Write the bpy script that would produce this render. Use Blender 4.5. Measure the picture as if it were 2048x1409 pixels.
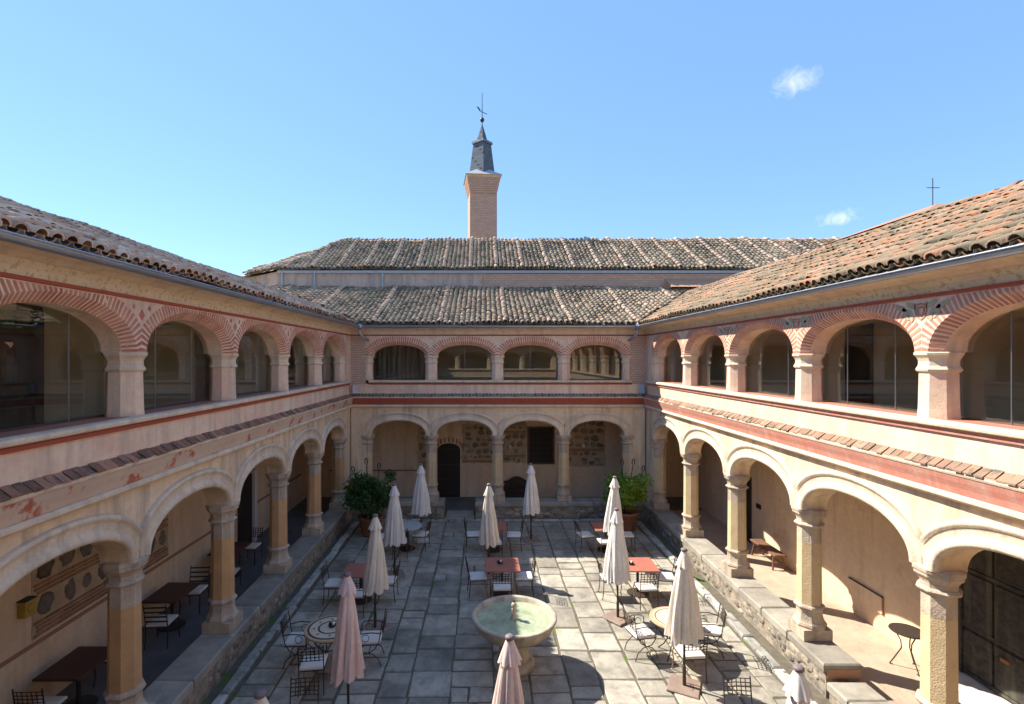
import bpy, math, random
from mathutils import Vector, Matrix
RN = random.Random(11)
for o in list(bpy.data.objects): bpy.data.objects.remove(o)
sc = bpy.context.scene
COL = sc.collection
rad = math.radians

# ------------------------------------------------------------------ camera, sky, sun, exposure
cam_d = bpy.data.cameras.new('camera'); cam = bpy.data.objects.new('camera', cam_d); COL.objects.link(cam)
cam.location = (0, 0, 6.0); cam.rotation_euler = (rad(90), 0, 0)
cam_d.sensor_width = 36; cam_d.lens = 1020 / 2048 * 36
cam_d.shift_x = 59 / 2048; cam_d.shift_y = 12.5 / 2048
cam_d.clip_start = 0.05; cam_d.clip_end = 3000
sc.camera = cam

SUN = Vector((-0.82, 0.47, 1.0)).normalized()          # direction towards the sun
world = bpy.data.worlds.new('World'); sc.world = world; world.use_nodes = True
nt = world.node_tree; nt.nodes.clear()
def wn(t): return nt.nodes.new(t)
out = wn('ShaderNodeOutputWorld'); bg = wn('ShaderNodeBackground'); sky = wn('ShaderNodeTexSky')
sky.sky_type = 'NISHITA'; sky.sun_disc = False
sky.sun_elevation = math.asin(SUN.z); sky.sun_rotation = math.atan2(SUN.x, SUN.y)
sky.altitude = 1000; sky.air_density = 0.8; sky.dust_density = 0.0; sky.ozone_density = 3.0
bg.inputs['Strength'].default_value = 0.075
# small wisps of cloud in the sky
tc = wn('ShaderNodeTexCoord')
def cloud(dirv, r, stretch, seed):
    d = Vector(dirv).normalized()
    sub = wn('ShaderNodeVectorMath'); sub.operation = 'SUBTRACT'; sub.inputs[1].default_value = d
    nt.links.new(tc.outputs['Generated'], sub.inputs[0])
    mp = wn('ShaderNodeMapping'); mp.inputs['Scale'].default_value = stretch
    nt.links.new(sub.outputs[0], mp.inputs['Vector'])
    ln = wn('ShaderNodeVectorMath'); ln.operation = 'LENGTH'; nt.links.new(mp.outputs[0], ln.inputs[0])
    fall = wn('ShaderNodeMapRange'); fall.inputs['From Min'].default_value = 0; fall.inputs['From Max'].default_value = r
    fall.inputs['To Min'].default_value = 1; fall.inputs['To Max'].default_value = 0
    nt.links.new(ln.outputs['Value'], fall.inputs['Value'])
    nz = wn('ShaderNodeTexNoise'); nz.noise_dimensions = '4D'; nz.inputs['W'].default_value = seed
    nz.inputs['Scale'].default_value = 34; nz.inputs['Detail'].default_value = 9; nz.inputs['Roughness'].default_value = 0.66; nz.inputs['Distortion'].default_value = 1.2
    nt.links.new(tc.outputs['Generated'], nz.inputs['Vector'])
    mul = wn('ShaderNodeMath'); mul.operation = 'MULTIPLY'
    nt.links.new(fall.outputs[0], mul.inputs[0]); nt.links.new(nz.outputs['Fac'], mul.inputs[1])
    mr = wn('ShaderNodeMapRange'); mr.inputs['From Min'].default_value = 0.30; mr.inputs['From Max'].default_value = 0.70
    mr.inputs['To Max'].default_value = 0.7
    nt.links.new(mul.outputs[0], mr.inputs['Value'])
    return mr.outputs[0]
def pix_dir(x, y): return ((x - 965) / 1020, 1.0, (717 - y) / 1020)
c1 = cloud(pix_dir(1590, 165), 0.080, (1.0, 1.0, 1.6), 3.1)
c2 = cloud(pix_dir(1685, 435), 0.085, (1.0, 1.0, 2.6), 2.2)
mx = wn('ShaderNodeMath'); mx.operation = 'MAXIMUM'; nt.links.new(c1, mx.inputs[0]); nt.links.new(c2, mx.inputs[1])
mix = wn('ShaderNodeMixRGB'); mix.inputs['Color2'].default_value = (3.4, 3.5, 3.6, 1)
even = wn('ShaderNodeMixRGB'); even.inputs['Fac'].default_value = 0.62; even.inputs['Color2'].default_value = (0.68, 1.38, 2.6, 1)   # evenly clear blue air
nt.links.new(sky.outputs[0], even.inputs['Color1'])
nt.links.new(mx.outputs[0], mix.inputs['Fac']); nt.links.new(even.outputs[0], mix.inputs['Color1'])
nt.links.new(mix.outputs[0], bg.inputs['Color']); nt.links.new(bg.outputs[0], out.inputs['Surface'])

sun_d = bpy.data.lights.new('sun', 'SUN'); sun_d.energy = 2.0; sun_d.angle = rad(0.55); sun_d.color = (1.0, 0.94, 0.83)
sun = bpy.data.objects.new('sun', sun_d); COL.objects.link(sun)
sun.rotation_euler = SUN.to_track_quat('Z', 'Y').to_euler(); sun.location = (-20, 15, 30)
sc.view_settings.view_transform = 'Standard'; sc.view_settings.look = 'None'
sc.view_settings.exposure = 2.38; sc.view_settings.gamma = 1
sc.cycles.max_bounces = 12; sc.cycles.diffuse_bounces = 7

# ------------------------------------------------------------------ materials
def material(name, c1, c2=None, scale=2.5, rough=0.85, bump=0.15, bscale=45, spots=None, streak=None, rnd=0.0,
             attr=None, metallic=0, detail=6, spec=0.3, contrast=(0.35, 0.65), dirt=None):
    m = bpy.data.materials.new(name); m.use_nodes = True
    t = m.node_tree; N = t.nodes; L = t.links
    p = N['Principled BSDF']; p.inputs['Roughness'].default_value = rough; p.inputs['Metallic'].default_value = metallic
    p.inputs['Specular IOR Level'].default_value = spec
    co = N.new('ShaderNodeTexCoord')
    def noise(sc_, det=detail, vec=None):
        n = N.new('ShaderNodeTexNoise'); n.inputs['Scale'].default_value = sc_; n.inputs['Detail'].default_value = det
        n.inputs['Roughness'].default_value = 0.6
        L.new(vec if vec else co.outputs['Object'], n.inputs['Vector']); return n.outputs['Fac']
    def ramp(f, a, b):
        r = N.new('ShaderNodeMapRange'); r.inputs['From Min'].default_value = a; r.inputs['From Max'].default_value = b
        L.new(f, r.inputs['Value']); return r.outputs[0]
    def mixc(f, a, b, mode='MIX'):
        x = N.new('ShaderNodeMixRGB'); x.blend_type = mode
        if isinstance(f, float): x.inputs['Fac'].default_value = f
        else: L.new(f, x.inputs['Fac'])
        for s, v in (('Color1', a), ('Color2', b)):
            if isinstance(v, tuple): x.inputs[s].default_value = (*v[:3], 1)
            else: L.new(v, x.inputs[s])
        return x.outputs[0]
    col = mixc(ramp(noise(scale), *contrast), tuple(c1), tuple(c2 or [v * 0.8 for v in c1]))
    if attr:                       # list of (position, colour) driven by a per-piece tint
        a = N.new('ShaderNodeAttribute'); a.attribute_name = 'tint'
        cr = N.new('ShaderNodeValToRGB'); e = cr.color_ramp; e.interpolation = 'LINEAR'
        while len(e.elements) < len(attr): e.elements.new(0.5)
        for q, (pos, cc) in enumerate(attr): e.elements[q].position = pos; e.elements[q].color = (*cc, 1)
        L.new(a.outputs['Fac'], cr.inputs['Fac'])
        col = mixc(ramp(noise(scale), 0.48, 0.72), cr.outputs[0], tuple(c2))
    if streak:
        mp = N.new('ShaderNodeMapping'); mp.inputs['Scale'].default_value = (2.6, 2.6, 0.22)
        L.new(co.outputs['Object'], mp.inputs['Vector'])
        f = ramp(noise(1.6, 8, mp.outputs[0]), 0.48, 0.68)
        col = mixc(f, col, tuple(streak))
    if streak:
        fm = N.new('ShaderNodeMapRange'); fm.inputs['From Min'].default_value = .3; fm.inputs['From Max'].default_value = .7; fm.inputs['To Min'].default_value = .90; fm.inputs['To Max'].default_value = 1.05
        L.new(noise(scale * 9, 6), fm.inputs['Value'])
        hm = N.new('ShaderNodeHueSaturation'); L.new(fm.outputs[0], hm.inputs['Value']); L.new(col, hm.inputs['Color']); col = hm.outputs[0]
    if spots:
        col = mixc(ramp(noise(spots[1], 4), spots[2], spots[2] + 0.06), col, tuple(spots[0]))
    if dirt:
        col = mixc(ramp(noise(dirt[1], 7), dirt[2], dirt[3]), col, tuple(dirt[0]))
    if rnd:
        oi = N.new('ShaderNodeObjectInfo')
        mr = N.new('ShaderNodeMapRange'); mr.inputs['To Min'].default_value = 1 - rnd; mr.inputs['To Max'].default_value = 1 + rnd * 0.6
        L.new(oi.outputs['Random'], mr.inputs['Value'])
        hv = N.new('ShaderNodeHueSaturation'); L.new(mr.outputs[0], hv.inputs['Value']); L.new(col, hv.inputs['Color'])
        col = hv.outputs[0]
    L.new(col, p.inputs['Base Color'])
    if bump:
        b = N.new('ShaderNodeBump'); b.inputs['Strength'].default_value = bump; b.inputs['Distance'].default_value = 0.03
        x = N.new('ShaderNodeMath'); x.operation = 'ADD'
        L.new(noise(bscale, 5), x.inputs[0]); L.new(noise(bscale * 0.12, 3), x.inputs[1])
        L.new(x.outputs[0], b.inputs['Height']); L.new(b.outputs[0], p.inputs['Normal'])
    return m

M = {}
M['plaster'] = material('aged_plaster', (.78, .61, .44), (.70, .50, .36), 1.3, streak=(.56, .43, .32), bump=.25, bscale=30)
M['plaster_up'] = material('pink_plaster', (.85, .665, .47), (.79, .50, .36), 1.4, streak=(.62, .45, .33), bump=.2)
M['plaster_low'] = material('stone_plaster', (.84, .655, .44), (.72, .53, .35), 1.0, streak=(.50, .38, .27), bump=.3, bscale=22)
M['plaster_in'] = material('gallery_plaster', (.80, .62, .43), (.72, .53, .35), .9, bump=.25, streak=(.66, .49, .33), spots=((.62, .44, .29), 1.1, .64))
M['arch_stone'] = material('arch_stone', (.78, .63, .46), (.66, .52, .38), 2.2, streak=(.52, .42, .32), bump=.3, bscale=30)
M['col_warm'] = material('orange_sandstone', (.64, .37, .17), (.53, .31, .15), 2.5, bump=.4, bscale=45, spots=((.40, .27, .16), 9, .66))
M['col_pale'] = material('pale_sandstone', (.68, .52, .31), (.60, .44, .25), 3, bump=.4, bscale=45, spots=((.46, .34, .20), 14, .67))
M['col_grey'] = material('worn_capital_stone', (.60, .48, .35), (.46, .36, .27), 4, bump=.45, bscale=30, streak=(.34, .28, .22))
M['red_paint'] = material('red_paint', (.42, .10, .055), (.36, .085, .05), 5, rough=.8, bump=.15)
M['pink_paint'] = material('faded_red_paint', (.60, .22, .155), (.56, .26, .19), 2.2, rough=.8, bump=.15, streak=(.62, .36, .27))
M['brick_paint'] = material('painted_brick', (.50, .165, .095), (.60, .30, .21), 3, rough=.85, bump=.3, spots=((.72, .53, .40), 9, .63), rnd=.15)
M['worn_red'] = material('worn_red_frieze', (.66, .50, .37), (.60, .43, .31), 1.4, spots=((.48, .14, .08), 2.3, .56), bump=.2)
M['frieze'] = material('scratched_frieze', (.76, .60, .40), (.68, .52, .34), 1.8, spots=((.55, .40, .24), 14, .54), bump=.25)
M['cream'] = material('cream_moulding', (.79, .63, .45), (.72, .54, .38), 2.4, bump=.15, streak=(.58, .45, .33))
M['ledge_tile'] = material('ledge_tile', (.44, .20, .12), (.28, .17, .12), 6, dirt=((.12, .105, .09), 5, .54, .68), bump=.5, rnd=.4)
M['ledge_tan'] = material('dusty_ledge_tile', (.40, .215, .14), (.27, .20, .145), 7, dirt=((.13, .115, .09), 5, .54, .66), bump=.5, rnd=.3)
M['ledge_grey'] = material('lichened_ledge_tile', (.26, .21, .16), (.20, .17, .14), 6, bump=.5, rnd=.35)
M['sill'] = material('red_sill_tile', (.44, .19, .13), (.36, .16, .12), 3, rough=.6, bump=.1)
M['zinc'] = material('zinc_gutter', (.42, .45, .50), (.36, .39, .43), 3, rough=.38, metallic=.75, bump=.03)
M['granite'] = material('granite_slab', (.47, .42, .335), (.33, .30, .25), 2.2, streak=(.27, .24, .19), dirt=((.17, .155, .13), .9, .50, .72), bump=.35, bscale=70, rnd=.32, spots=((.20, .195, .185), 55, .62))
M['kerb'] = material('pale_kerb_stone', (.52, .49, .43), (.30, .285, .25), 4, bump=.5, bscale=30, rnd=.3, spots=((.13, .13, .12), 5, .6))
M['cap'] = material('granite_capstone', (.41, .365, .295), (.30, .27, .225), 3, dirt=((.20, .18, .15), 1.3, .5, .72), bump=.35, bscale=60, rnd=.2)
M['rubble'] = material('rubble_mortar', (.40, .33, .25), (.18, .155, .13), 5, bump=.9, bscale=16)
M['stone'] = material('field_stone', (.36, .29, .21), (.24, .195, .145), 9, bump=.6, bscale=40, rnd=.35)
M['stone_dark'] = material('dark_field_stone', (.17, .145, .12), (.24, .20, .155), 9, bump=.6, bscale=40, rnd=.3)
M['rubstone'] = material('rubble_stone', (.42, .35, .26), (.22, .19, .16), 7, bump=.7, bscale=30, rnd=.4)
M['brick'] = material('thin_brick', (.40, .20, .11), (.33, .19, .12), 9, bump=.4, rnd=.25)
M['mortar'] = material('tan_mortar', (.54, .41, .26), (.44, .33, .21), 4, bump=.6, bscale=25)
M['joint'] = material('earth_joint', (.16, .135, .10), (.11, .095, .07), 6, bump=.5, spots=((.10, .14, .03), 1.8, .57))
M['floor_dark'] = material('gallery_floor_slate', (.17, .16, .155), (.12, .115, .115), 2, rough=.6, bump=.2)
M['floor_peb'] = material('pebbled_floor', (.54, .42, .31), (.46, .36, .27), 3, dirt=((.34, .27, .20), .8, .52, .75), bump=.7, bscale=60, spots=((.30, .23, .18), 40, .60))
M['ground'] = material('dry_ground', (.22, .19, .12), (.14, .14, .07), .05, bump=.2)
M['iron'] = material('wrought_iron', (.055, .042, .036), (.085, .06, .045), 20, rough=.55, metallic=.4, bump=.1)
M['iron_pale'] = material('worn_iron_leg', (.40, .31, .22), (.28, .21, .15), 20, rough=.6, metallic=.2, bump=.1)
M['cushion'] = material('cream_cushion', (.74, .69, .62), (.68, .62, .55), 6, bump=.1, bscale=120)
M['red_table'] = material('red_table_top', (.40, .15, .105), (.36, .13, .09), 4, rough=.45, bump=.04)
M['dark_table'] = material('dark_wood_top', (.10, .042, .034), (.075, .034, .028), 5, rough=.45, bump=.05)
M['stone_table'] = material('grey_stone_top', (.46, .45, .42), (.38, .37, .35), 9, rough=.5, bump=.05)
M['tan'] = material('tan_mosaic', (.56, .38, .22), (.48, .31, .18), 22, rough=.5, bump=.1)
M['ivory'] = material('ivory_mosaic', (.66, .56, .42), (.54, .44, .32), 30, rough=.5, bump=.1)
M['black_mosaic'] = material('black_mosaic', (.035, .03, .03), (.06, .05, .045), 30, rough=.45, bump=.1)
M['brown_mosaic'] = material('brown_mosaic', (.28, .13, .07), (.22, .10, .05), 30, rough=.5, bump=.1)
M['fab_white'] = material('white_canvas', (.80, .76, .70), (.70, .65, .59), 2, streak=(.66, .60, .53), rough=.95, bump=.08, bscale=150)
M['fab_cream'] = material('cream_canvas', (.79, .71, .60), (.70, .62, .51), 2, streak=(.66, .57, .46), rough=.95, bump=.08, bscale=150)
M['fab_pink'] = material('faded_pink_canvas', (.79, .61, .55), (.72, .53, .48), 2, streak=(.66, .48, .43), rough=.95, bump=.08, bscale=150)
M['cap_plastic'] = material('mauve_plastic_cap', (.22, .17, .17), (.18, .14, .14), 9, rough=.5, bump=0)
M['plate'] = material('rusty_base_plate', (.30, .215, .17), (.23, .165, .135), 6, rough=.65, bump=.15)
M['white_base'] = material('white_stone_base', (.62, .60, .56), (.52, .50, .47), 6, bump=.1)
M['fountain'] = material('fountain_limestone', (.58, .50, .38), (.44, .37, .28), 4, bump=.35, bscale=40, streak=(.32, .27, .21), spots=((.40, .30, .14), 6, .66))
M['terracotta'] = material('terracotta_pot', (.33, .13, .065), (.25, .105, .055), 5, bump=.15)
M['soil'] = material('soil', (.06, .045, .03), (.04, .03, .02), 12, bump=.6)
M['bark'] = material('shrub_bark', (.14, .10, .06), (.09, .065, .04), 12, bump=.5)
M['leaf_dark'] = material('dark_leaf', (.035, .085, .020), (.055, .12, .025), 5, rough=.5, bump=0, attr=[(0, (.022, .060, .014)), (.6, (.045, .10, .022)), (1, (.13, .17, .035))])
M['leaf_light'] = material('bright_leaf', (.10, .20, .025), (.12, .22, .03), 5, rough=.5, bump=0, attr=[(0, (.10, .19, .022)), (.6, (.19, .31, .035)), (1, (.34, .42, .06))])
M['wood_dark'] = material('dark_wood', (.075, .045, .030), (.045, .030, .022), 8, rough=.6, bump=.3)
M['wood_bench'] = material('bench_wood', (.22, .11, .065), (.15, .075, .045), 9, rough=.6, bump=.3)
M['wood_old'] = material('weathered_black_wood', (.075, .064, .052), (.035, .03, .027), 9, rough=.75, bump=.6, bscale=22, streak=(.13, .12, .08))
M['slate'] = material('slate', (.17, .19, .22), (.12, .135, .16), 5, rough=.5, bump=.3)
M['lead'] = material('lead_flashing', (.42, .44, .45), (.36, .38, .39), 4, rough=.5, bump=.1)
M['tower_plaster'] = material('tower_cornice_plaster', (.62, .43, .26), (.54, .36, .21), 1.5, bump=.2)
M['church'] = material('church_render', (.60, .42, .32), (.52, .36, .28), .8, streak=(.36, .27, .23), bump=.3, bscale=12, spots=((.48, .27, .17), 1.2, .60))
M['yellow'] = material('ochre_metal_box', (.48, .34, .07), (.42, .29, .06), 6, rough=.6, bump=.05)
M['white_paint'] = material('white_paint', (.78, .76, .72), (.72, .70, .66), 5, bump=.05)
M['black'] = material('black_plastic', (.02, .02, .02), (.03, .03, .03), 5, rough=.5, bump=0)
M['green_sign'] = material('green_sign', (.01, .20, .09), (.01, .18, .08), 5, rough=.5, bump=0)
M['flood'] = material('floodlight_glass', (.30, .40, .50), (.24, .33, .43), 4, rough=.12, bump=0, spec=.8)
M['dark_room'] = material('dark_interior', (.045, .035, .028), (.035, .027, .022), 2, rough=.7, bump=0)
M['curtain'] = material('grey_curtain', (.36, .31, .26), (.30, .26, .22), 2, rough=.95, bump=.05)
M['upper_in'] = material('upper_room_wall', (.68, .57, .43), (.62, .52, .39), 1, bump=.05)
M['ceiling'] = material('ceiling_plaster', (.72, .62, .48), (.68, .57, .43), 1, bump=.05)
M['leaf_paint'] = material('olive_painted_leaf', (.40, .35, .23), (.50, .41, .29), 9, bump=.1)
LICH = (.37, .29, .195)
M['tile_back'] = material('lichened_roof_tile', (.4, .3, .2), LICH, 5, rough=.9, bump=.35, bscale=35,
    attr=[(0, (.16, .125, .085)), (.35, (.34, .265, .18)), (.65, (.46, .35, .235)), (.82, (.50, .30, .19)), (1, (.68, .49, .35))])
M['tile_left'] = material('left_roof_tile', (.4, .3, .2), (.36, .27, .19), 4, rough=.9, bump=.35, bscale=35,
    attr=[(0, (.26, .165, .11)), (.35, (.54, .36, .25)), (.7, (.70, .51, .37)), (.85, (.62, .32, .19)), (1, (.78, .62, .47))])
M['tile_right'] = material('right_roof_tile', (.4, .3, .2), (.20, .18, .12), 4.5, rough=.9, bump=.35, bscale=35,
    attr=[(0, (.13, .105, .07)), (.3, (.215, .165, .11)), (.6, (.29, .20, .13)), (.80, (.42, .19, .105)), (1, (.42, .29, .20))])
M['ridge_tile'] = material('orange_ridge_tile', (.54, .25, .14), (.46, .30, .20), 4, bump=.3, rnd=.25)
M['deck'] = material('roof_bedding', (.30, .24, .175), (.22, .175, .13), 4, bump=.3)

def brick_material(name, ca, cb, cm, sx, bw, rh):
    m = material(name, ca, cb, 3, bump=0)
    t = m.node_tree; N = t.nodes; L = t.links; p = N['Principled BSDF']
    co = N.new('ShaderNodeTexCoord'); sp = N.new('ShaderNodeSeparateXYZ'); L.new(co.outputs['Object'], sp.inputs[0])
    ad = N.new('ShaderNodeMath'); L.new(sp.outputs['X'], ad.inputs[0]); L.new(sp.outputs['Y'], ad.inputs[1])
    cb_ = N.new('ShaderNodeCombineXYZ'); L.new(ad.outputs[0], cb_.inputs['X']); L.new(sp.outputs['Z'], cb_.inputs['Y'])
    b = N.new('ShaderNodeTexBrick'); b.inputs['Scale'].default_value = sx
    b.inputs['Brick Width'].default_value = bw; b.inputs['Row Height'].default_value = rh; b.inputs['Mortar Size'].default_value = .012
    b.inputs['Color1'].default_value = (*ca, 1); b.inputs['Color2'].default_value = (*cb, 1); b.inputs['Mortar'].default_value = (*cm, 1)
    L.new(cb_.outputs[0], b.inputs['Vector']); L.new(b.outputs['Color'], p.inputs['Base Color'])
    bp = N.new('ShaderNodeBump'); bp.inputs['Strength'].default_value = .6; bp.inputs['Distance'].default_value = .03
    L.new(b.outputs['Fac'], bp.inputs['Height']); bp.invert = True; L.new(bp.outputs[0], p.inputs['Normal'])
    return m
M['tower_brick'] = brick_material('tower_brick', (.60, .36, .25), (.52, .30, .21), (.40, .28, .20), 1, .30, .105)
M['slate_rows'] = brick_material('slate_shingles', (.15, .17, .195), (.10, .115, .14), (.045, .05, .065), 1, .26, .13)
M['sgraffito'] = brick_material('scratched_plaster', (.62, .44, .33), (.56, .38, .28), (.42, .29, .22), 1, .16, .09)

def glass_material():
    m = bpy.data.materials.new('window_glass'); m.use_nodes = True
    t = m.node_tree; N = t.nodes; L = t.links; N.remove(N['Principled BSDF'])
    tr = N.new('ShaderNodeBsdfTransparent'); tr.inputs['Color'].default_value = (.82, .84, .80, 1)
    gl = N.new('ShaderNodeBsdfGlossy'); gl.inputs['Roughness'].default_value = .015; gl.inputs['Color'].default_value = (.9, .93, .93, 1)
    lw = N.new('ShaderNodeLayerWeight'); lw.inputs['Blend'].default_value = .5
    pw = N.new('ShaderNodeMath'); pw.operation = 'POWER'; pw.inputs[1].default_value = 4.0; L.new(lw.outputs['Facing'], pw.inputs[0])
    fr = N.new('ShaderNodeMapRange'); fr.inputs['To Min'].default_value = .055; fr.inputs['To Max'].default_value = .9; L.new(pw.outputs[0], fr.inputs['Value'])
    mx = N.new('ShaderNodeMixShader'); L.new(fr.outputs[0], mx.inputs[0]); L.new(tr.outputs[0], mx.inputs[1]); L.new(gl.outputs[0], mx.inputs[2])
    L.new(mx.outputs[0], N['Material Output'].inputs['Surface']); return m
M['glass'] = glass_material()
def water_material():
    m = material('fountain_water', (.44, .48, .32), (.27, .32, .20), 3.5, rough=.06, bump=0, spec=.6)
    t = m.node_tree; N = t.nodes; L = t.links; p = N['Principled BSDF']
    co = N.new('ShaderNodeTexCoord'); w = N.new('ShaderNodeTexNoise'); w.inputs['Scale'].default_value = 9; w.inputs['Detail'].default_value = 3
    L.new(co.outputs['Object'], w.inputs['Vector'])
    b = N.new('ShaderNodeBump'); b.inputs['Strength'].default_value = .35; b.inputs['Distance'].default_value = .03
    L.new(w.outputs['Fac'], b.inputs['Height']); L.new(b.outputs[0], p.inputs['Normal'])
    return m
M['water'] = water_material()

# ------------------------------------------------------------------ mesh helpers
class MB:
    def __init__(s, P=None): s.v = []; s.f = []; s.t = []; s.P = P or (lambda a, b, c: (a, b, c))
    def add(s, vs, fs, tint=None):
        n = len(s.v); s.v += [s.P(*p) for p in vs]; s.f += [tuple(i + n for i in f) for f in fs]
        s.t += [tint if tint is not None else .5] * len(fs); return s
    def box(s, x0, x1, y0, y1, z0, z1):
        return s.add([(x0, y0, z0), (x1, y0, z0), (x1, y1, z0), (x0, y1, z0), (x0, y0, z1), (x1, y0, z1), (x1, y1, z1), (x0, y1, z1)],
                     [(0, 3, 2, 1), (4, 5, 6, 7), (0, 1, 5, 4), (1, 2, 6, 5), (2, 3, 7, 6), (3, 0, 4, 7)])
    def block(s, x0, x1, y0, y1, z0, z1, b=.015, j=0):       # box with a chamfered top edge
        q = lambda: RN.uniform(-j, j)
        lo = [(x0 + q(), y0 + q(), z0), (x1 + q(), y0 + q(), z0), (x1 + q(), y1 + q(), z0), (x0 + q(), y1 + q(), z0)]
        mid = [(p[0], p[1], z1 - b) for p in lo]
        cx, cy = (x0 + x1) / 2, (y0 + y1) / 2
        top = [(p[0] + (b if p[0] < cx else -b), p[1] + (b if p[1] < cy else -b), z1 + q() * .2) for p in lo]
        fs = [(8, 9, 10, 11)]
        for k in range(4):
            n = (k + 1) % 4; fs += [(k, n, 4 + n, 4 + k), (4 + k, 4 + n, 8 + n, 8 + k)]
        return s.add(lo + mid + top, fs)
    def lathe(s, prof, n=16, c=(0, 0), rot=0, caps=True, sq=None):
        vs = []; fs = []
        for r, z in prof:
            for k in range(n):
                a = rot + 2 * math.pi * k / n; vs.append((c[0] + r * math.cos(a), c[1] + r * math.sin(a), z))
        for i in range(len(prof) - 1):
            for k in range(n):
                q = (k + 1) % n; fs.append((i * n + k, i * n + q, (i + 1) * n + q, (i + 1) * n + k))
        if caps: fs += [tuple(range(n))[::-1], tuple((len(prof) - 1) * n + k for k in range(n))]
        return s.add(vs, fs)
    def oct(s, prof, c):                                       # octagonal turning, r = half width across flats
        return s.lathe([(r / math.cos(math.pi / 8), z) for r, z in prof], 8, c, math.pi / 8)
    def tube(s, pts, r, n=6, closed=False):
        pts = [Vector(p) for p in pts]; vs = []; fs = []; m = len(pts); up0 = None
        for i, p in enumerate(pts):
            if closed: d = pts[(i + 1) % m] - pts[i - 1]
            else: d = pts[min(i + 1, m - 1)] - pts[max(i - 1, 0)]
            d.normalize()
            a = Vector((0, 0, 1)) if abs(d.z) < .9 else Vector((1, 0, 0))
            if up0 is not None and abs(up0.dot(d)) < .95: a = up0
            x = d.cross(a).normalized(); y = x.cross(d).normalized(); up0 = y
            rr = r[i] if isinstance(r, (list, tuple)) else r
            for k in range(n):
                t = 2 * math.pi * k / n; vs.append(tuple(p + x * rr * math.cos(t) + y * rr * math.sin(t)))
        for i in range(m if closed else m - 1):
            for k in range(n):
                q = (k + 1) % n; j = (i + 1) % m; fs.append((i * n + k, i * n + q, j * n + q, j * n + k))
        if not closed: fs += [tuple(range(n))[::-1], tuple((m - 1) * n + k for k in range(n))]
        return s.add(vs, fs)
    def extrude(s, prof, u0, u1, closed=True):                 # profile in (v, z) swept along u
        n = len(prof); vs = [(u0, *p) for p in prof] + [(u1, *p) for p in prof]
        fs = [(k, (k + 1) % n, n + (k + 1) % n, n + k) for k in range(n if closed else n - 1)]
        if closed: fs += [tuple(range(n))[::-1], tuple(range(n, 2 * n))]
        return s.add(vs, fs)
    def blob(s, c, r, j=.18, n=8, m=5):                        # irregular rounded stone
        vs = [(c[0], c[1], c[2] - r[2])]; 
        for i in range(1, m):
            ph = math.pi * i / m
            for k in range(n):
                th = 2 * math.pi * k / n; q = 1 + RN.uniform(-j, j)
                vs.append((c[0] + r[0] * q * math.sin(ph) * math.cos(th), c[1] + r[1] * q * math.sin(ph) * math.sin(th), c[2] - r[2] * math.cos(ph) * q))
        vs.append((c[0], c[1], c[2] + r[2])); fs = []
        for k in range(n): fs.append((0, 1 + (k + 1) % n, 1 + k)); fs.append((len(vs) - 1, 1 + (m - 2) * n + k, 1 + (m - 2) * n + (k + 1) % n))
        for i in range(m - 2):
            for k in range(n): fs.append((1 + i * n + k, 1 + i * n + (k + 1) % n, 1 + (i + 1) * n + (k + 1) % n, 1 + (i + 1) * n + k))
        return s.add(vs, fs)
    def mesh(s, name, mat, smooth=False, tint=False):
        me = bpy.data.meshes.new(name); me.from_pydata(s.v, [], s.f)
        me.materials.append(M[mat] if isinstance(mat, str) else mat)
        if smooth: me.polygons.foreach_set('use_smooth', [True] * len(me.polygons))
        if tint:
            a = me.attributes.new('tint', 'FLOAT', 'FACE'); a.data.foreach_set('value', s.t)
        me.update(); return me
    def build(s, name, mat, parent=None, smooth=False, tint=False):
        return link(name, s.mesh(name, mat, smooth, tint), parent)
def link(name, me, parent=None):
    o = bpy.data.objects.new(name, me); COL.objects.link(o)
    if parent is not None:
        o.parent = parent
        if parent.get('world_children'): o.matrix_parent_inverse = Matrix.Translation(-parent.location)
    return o
def tag(o, label=None, cat=None, group=None, kind=None):
    for k, v in (('label', label), ('category', cat), ('group', group), ('kind', kind)):
        if v: o[k] = v
    return o
def thing(name, loc, label, cat, group=None, rz=0, worldkids=False):
    o = bpy.data.objects.new(name, None); COL.objects.link(o); o.location = loc; o.rotation_euler.z = rz
    o.empty_display_size = .2
    if worldkids: o['world_children'] = True
    return tag(o, label, cat, group)
def clone(o, parent=None):
    c = o.copy(); COL.objects.link(c); c.parent = parent
    for ch in list(o.children): clone(ch, c)
    return c

# ------------------------------------------------------------------ ground
tag(MB().add([(-900, -900, -.06), (900, -900, -.06), (900, 1500, -.06), (-900, 1500, -.06)], [(0, 1, 2, 3)]).build('ground', 'ground'), kind='structure')
XL, XR, YB = -5.22, 6.405, 19.5           # centre lines of the three arcades
court = MB().box(XL, XR, -1.2, YB, -.05, -.012).build('courtyard_paving', 'joint'); tag(court, kind='structure')
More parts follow.
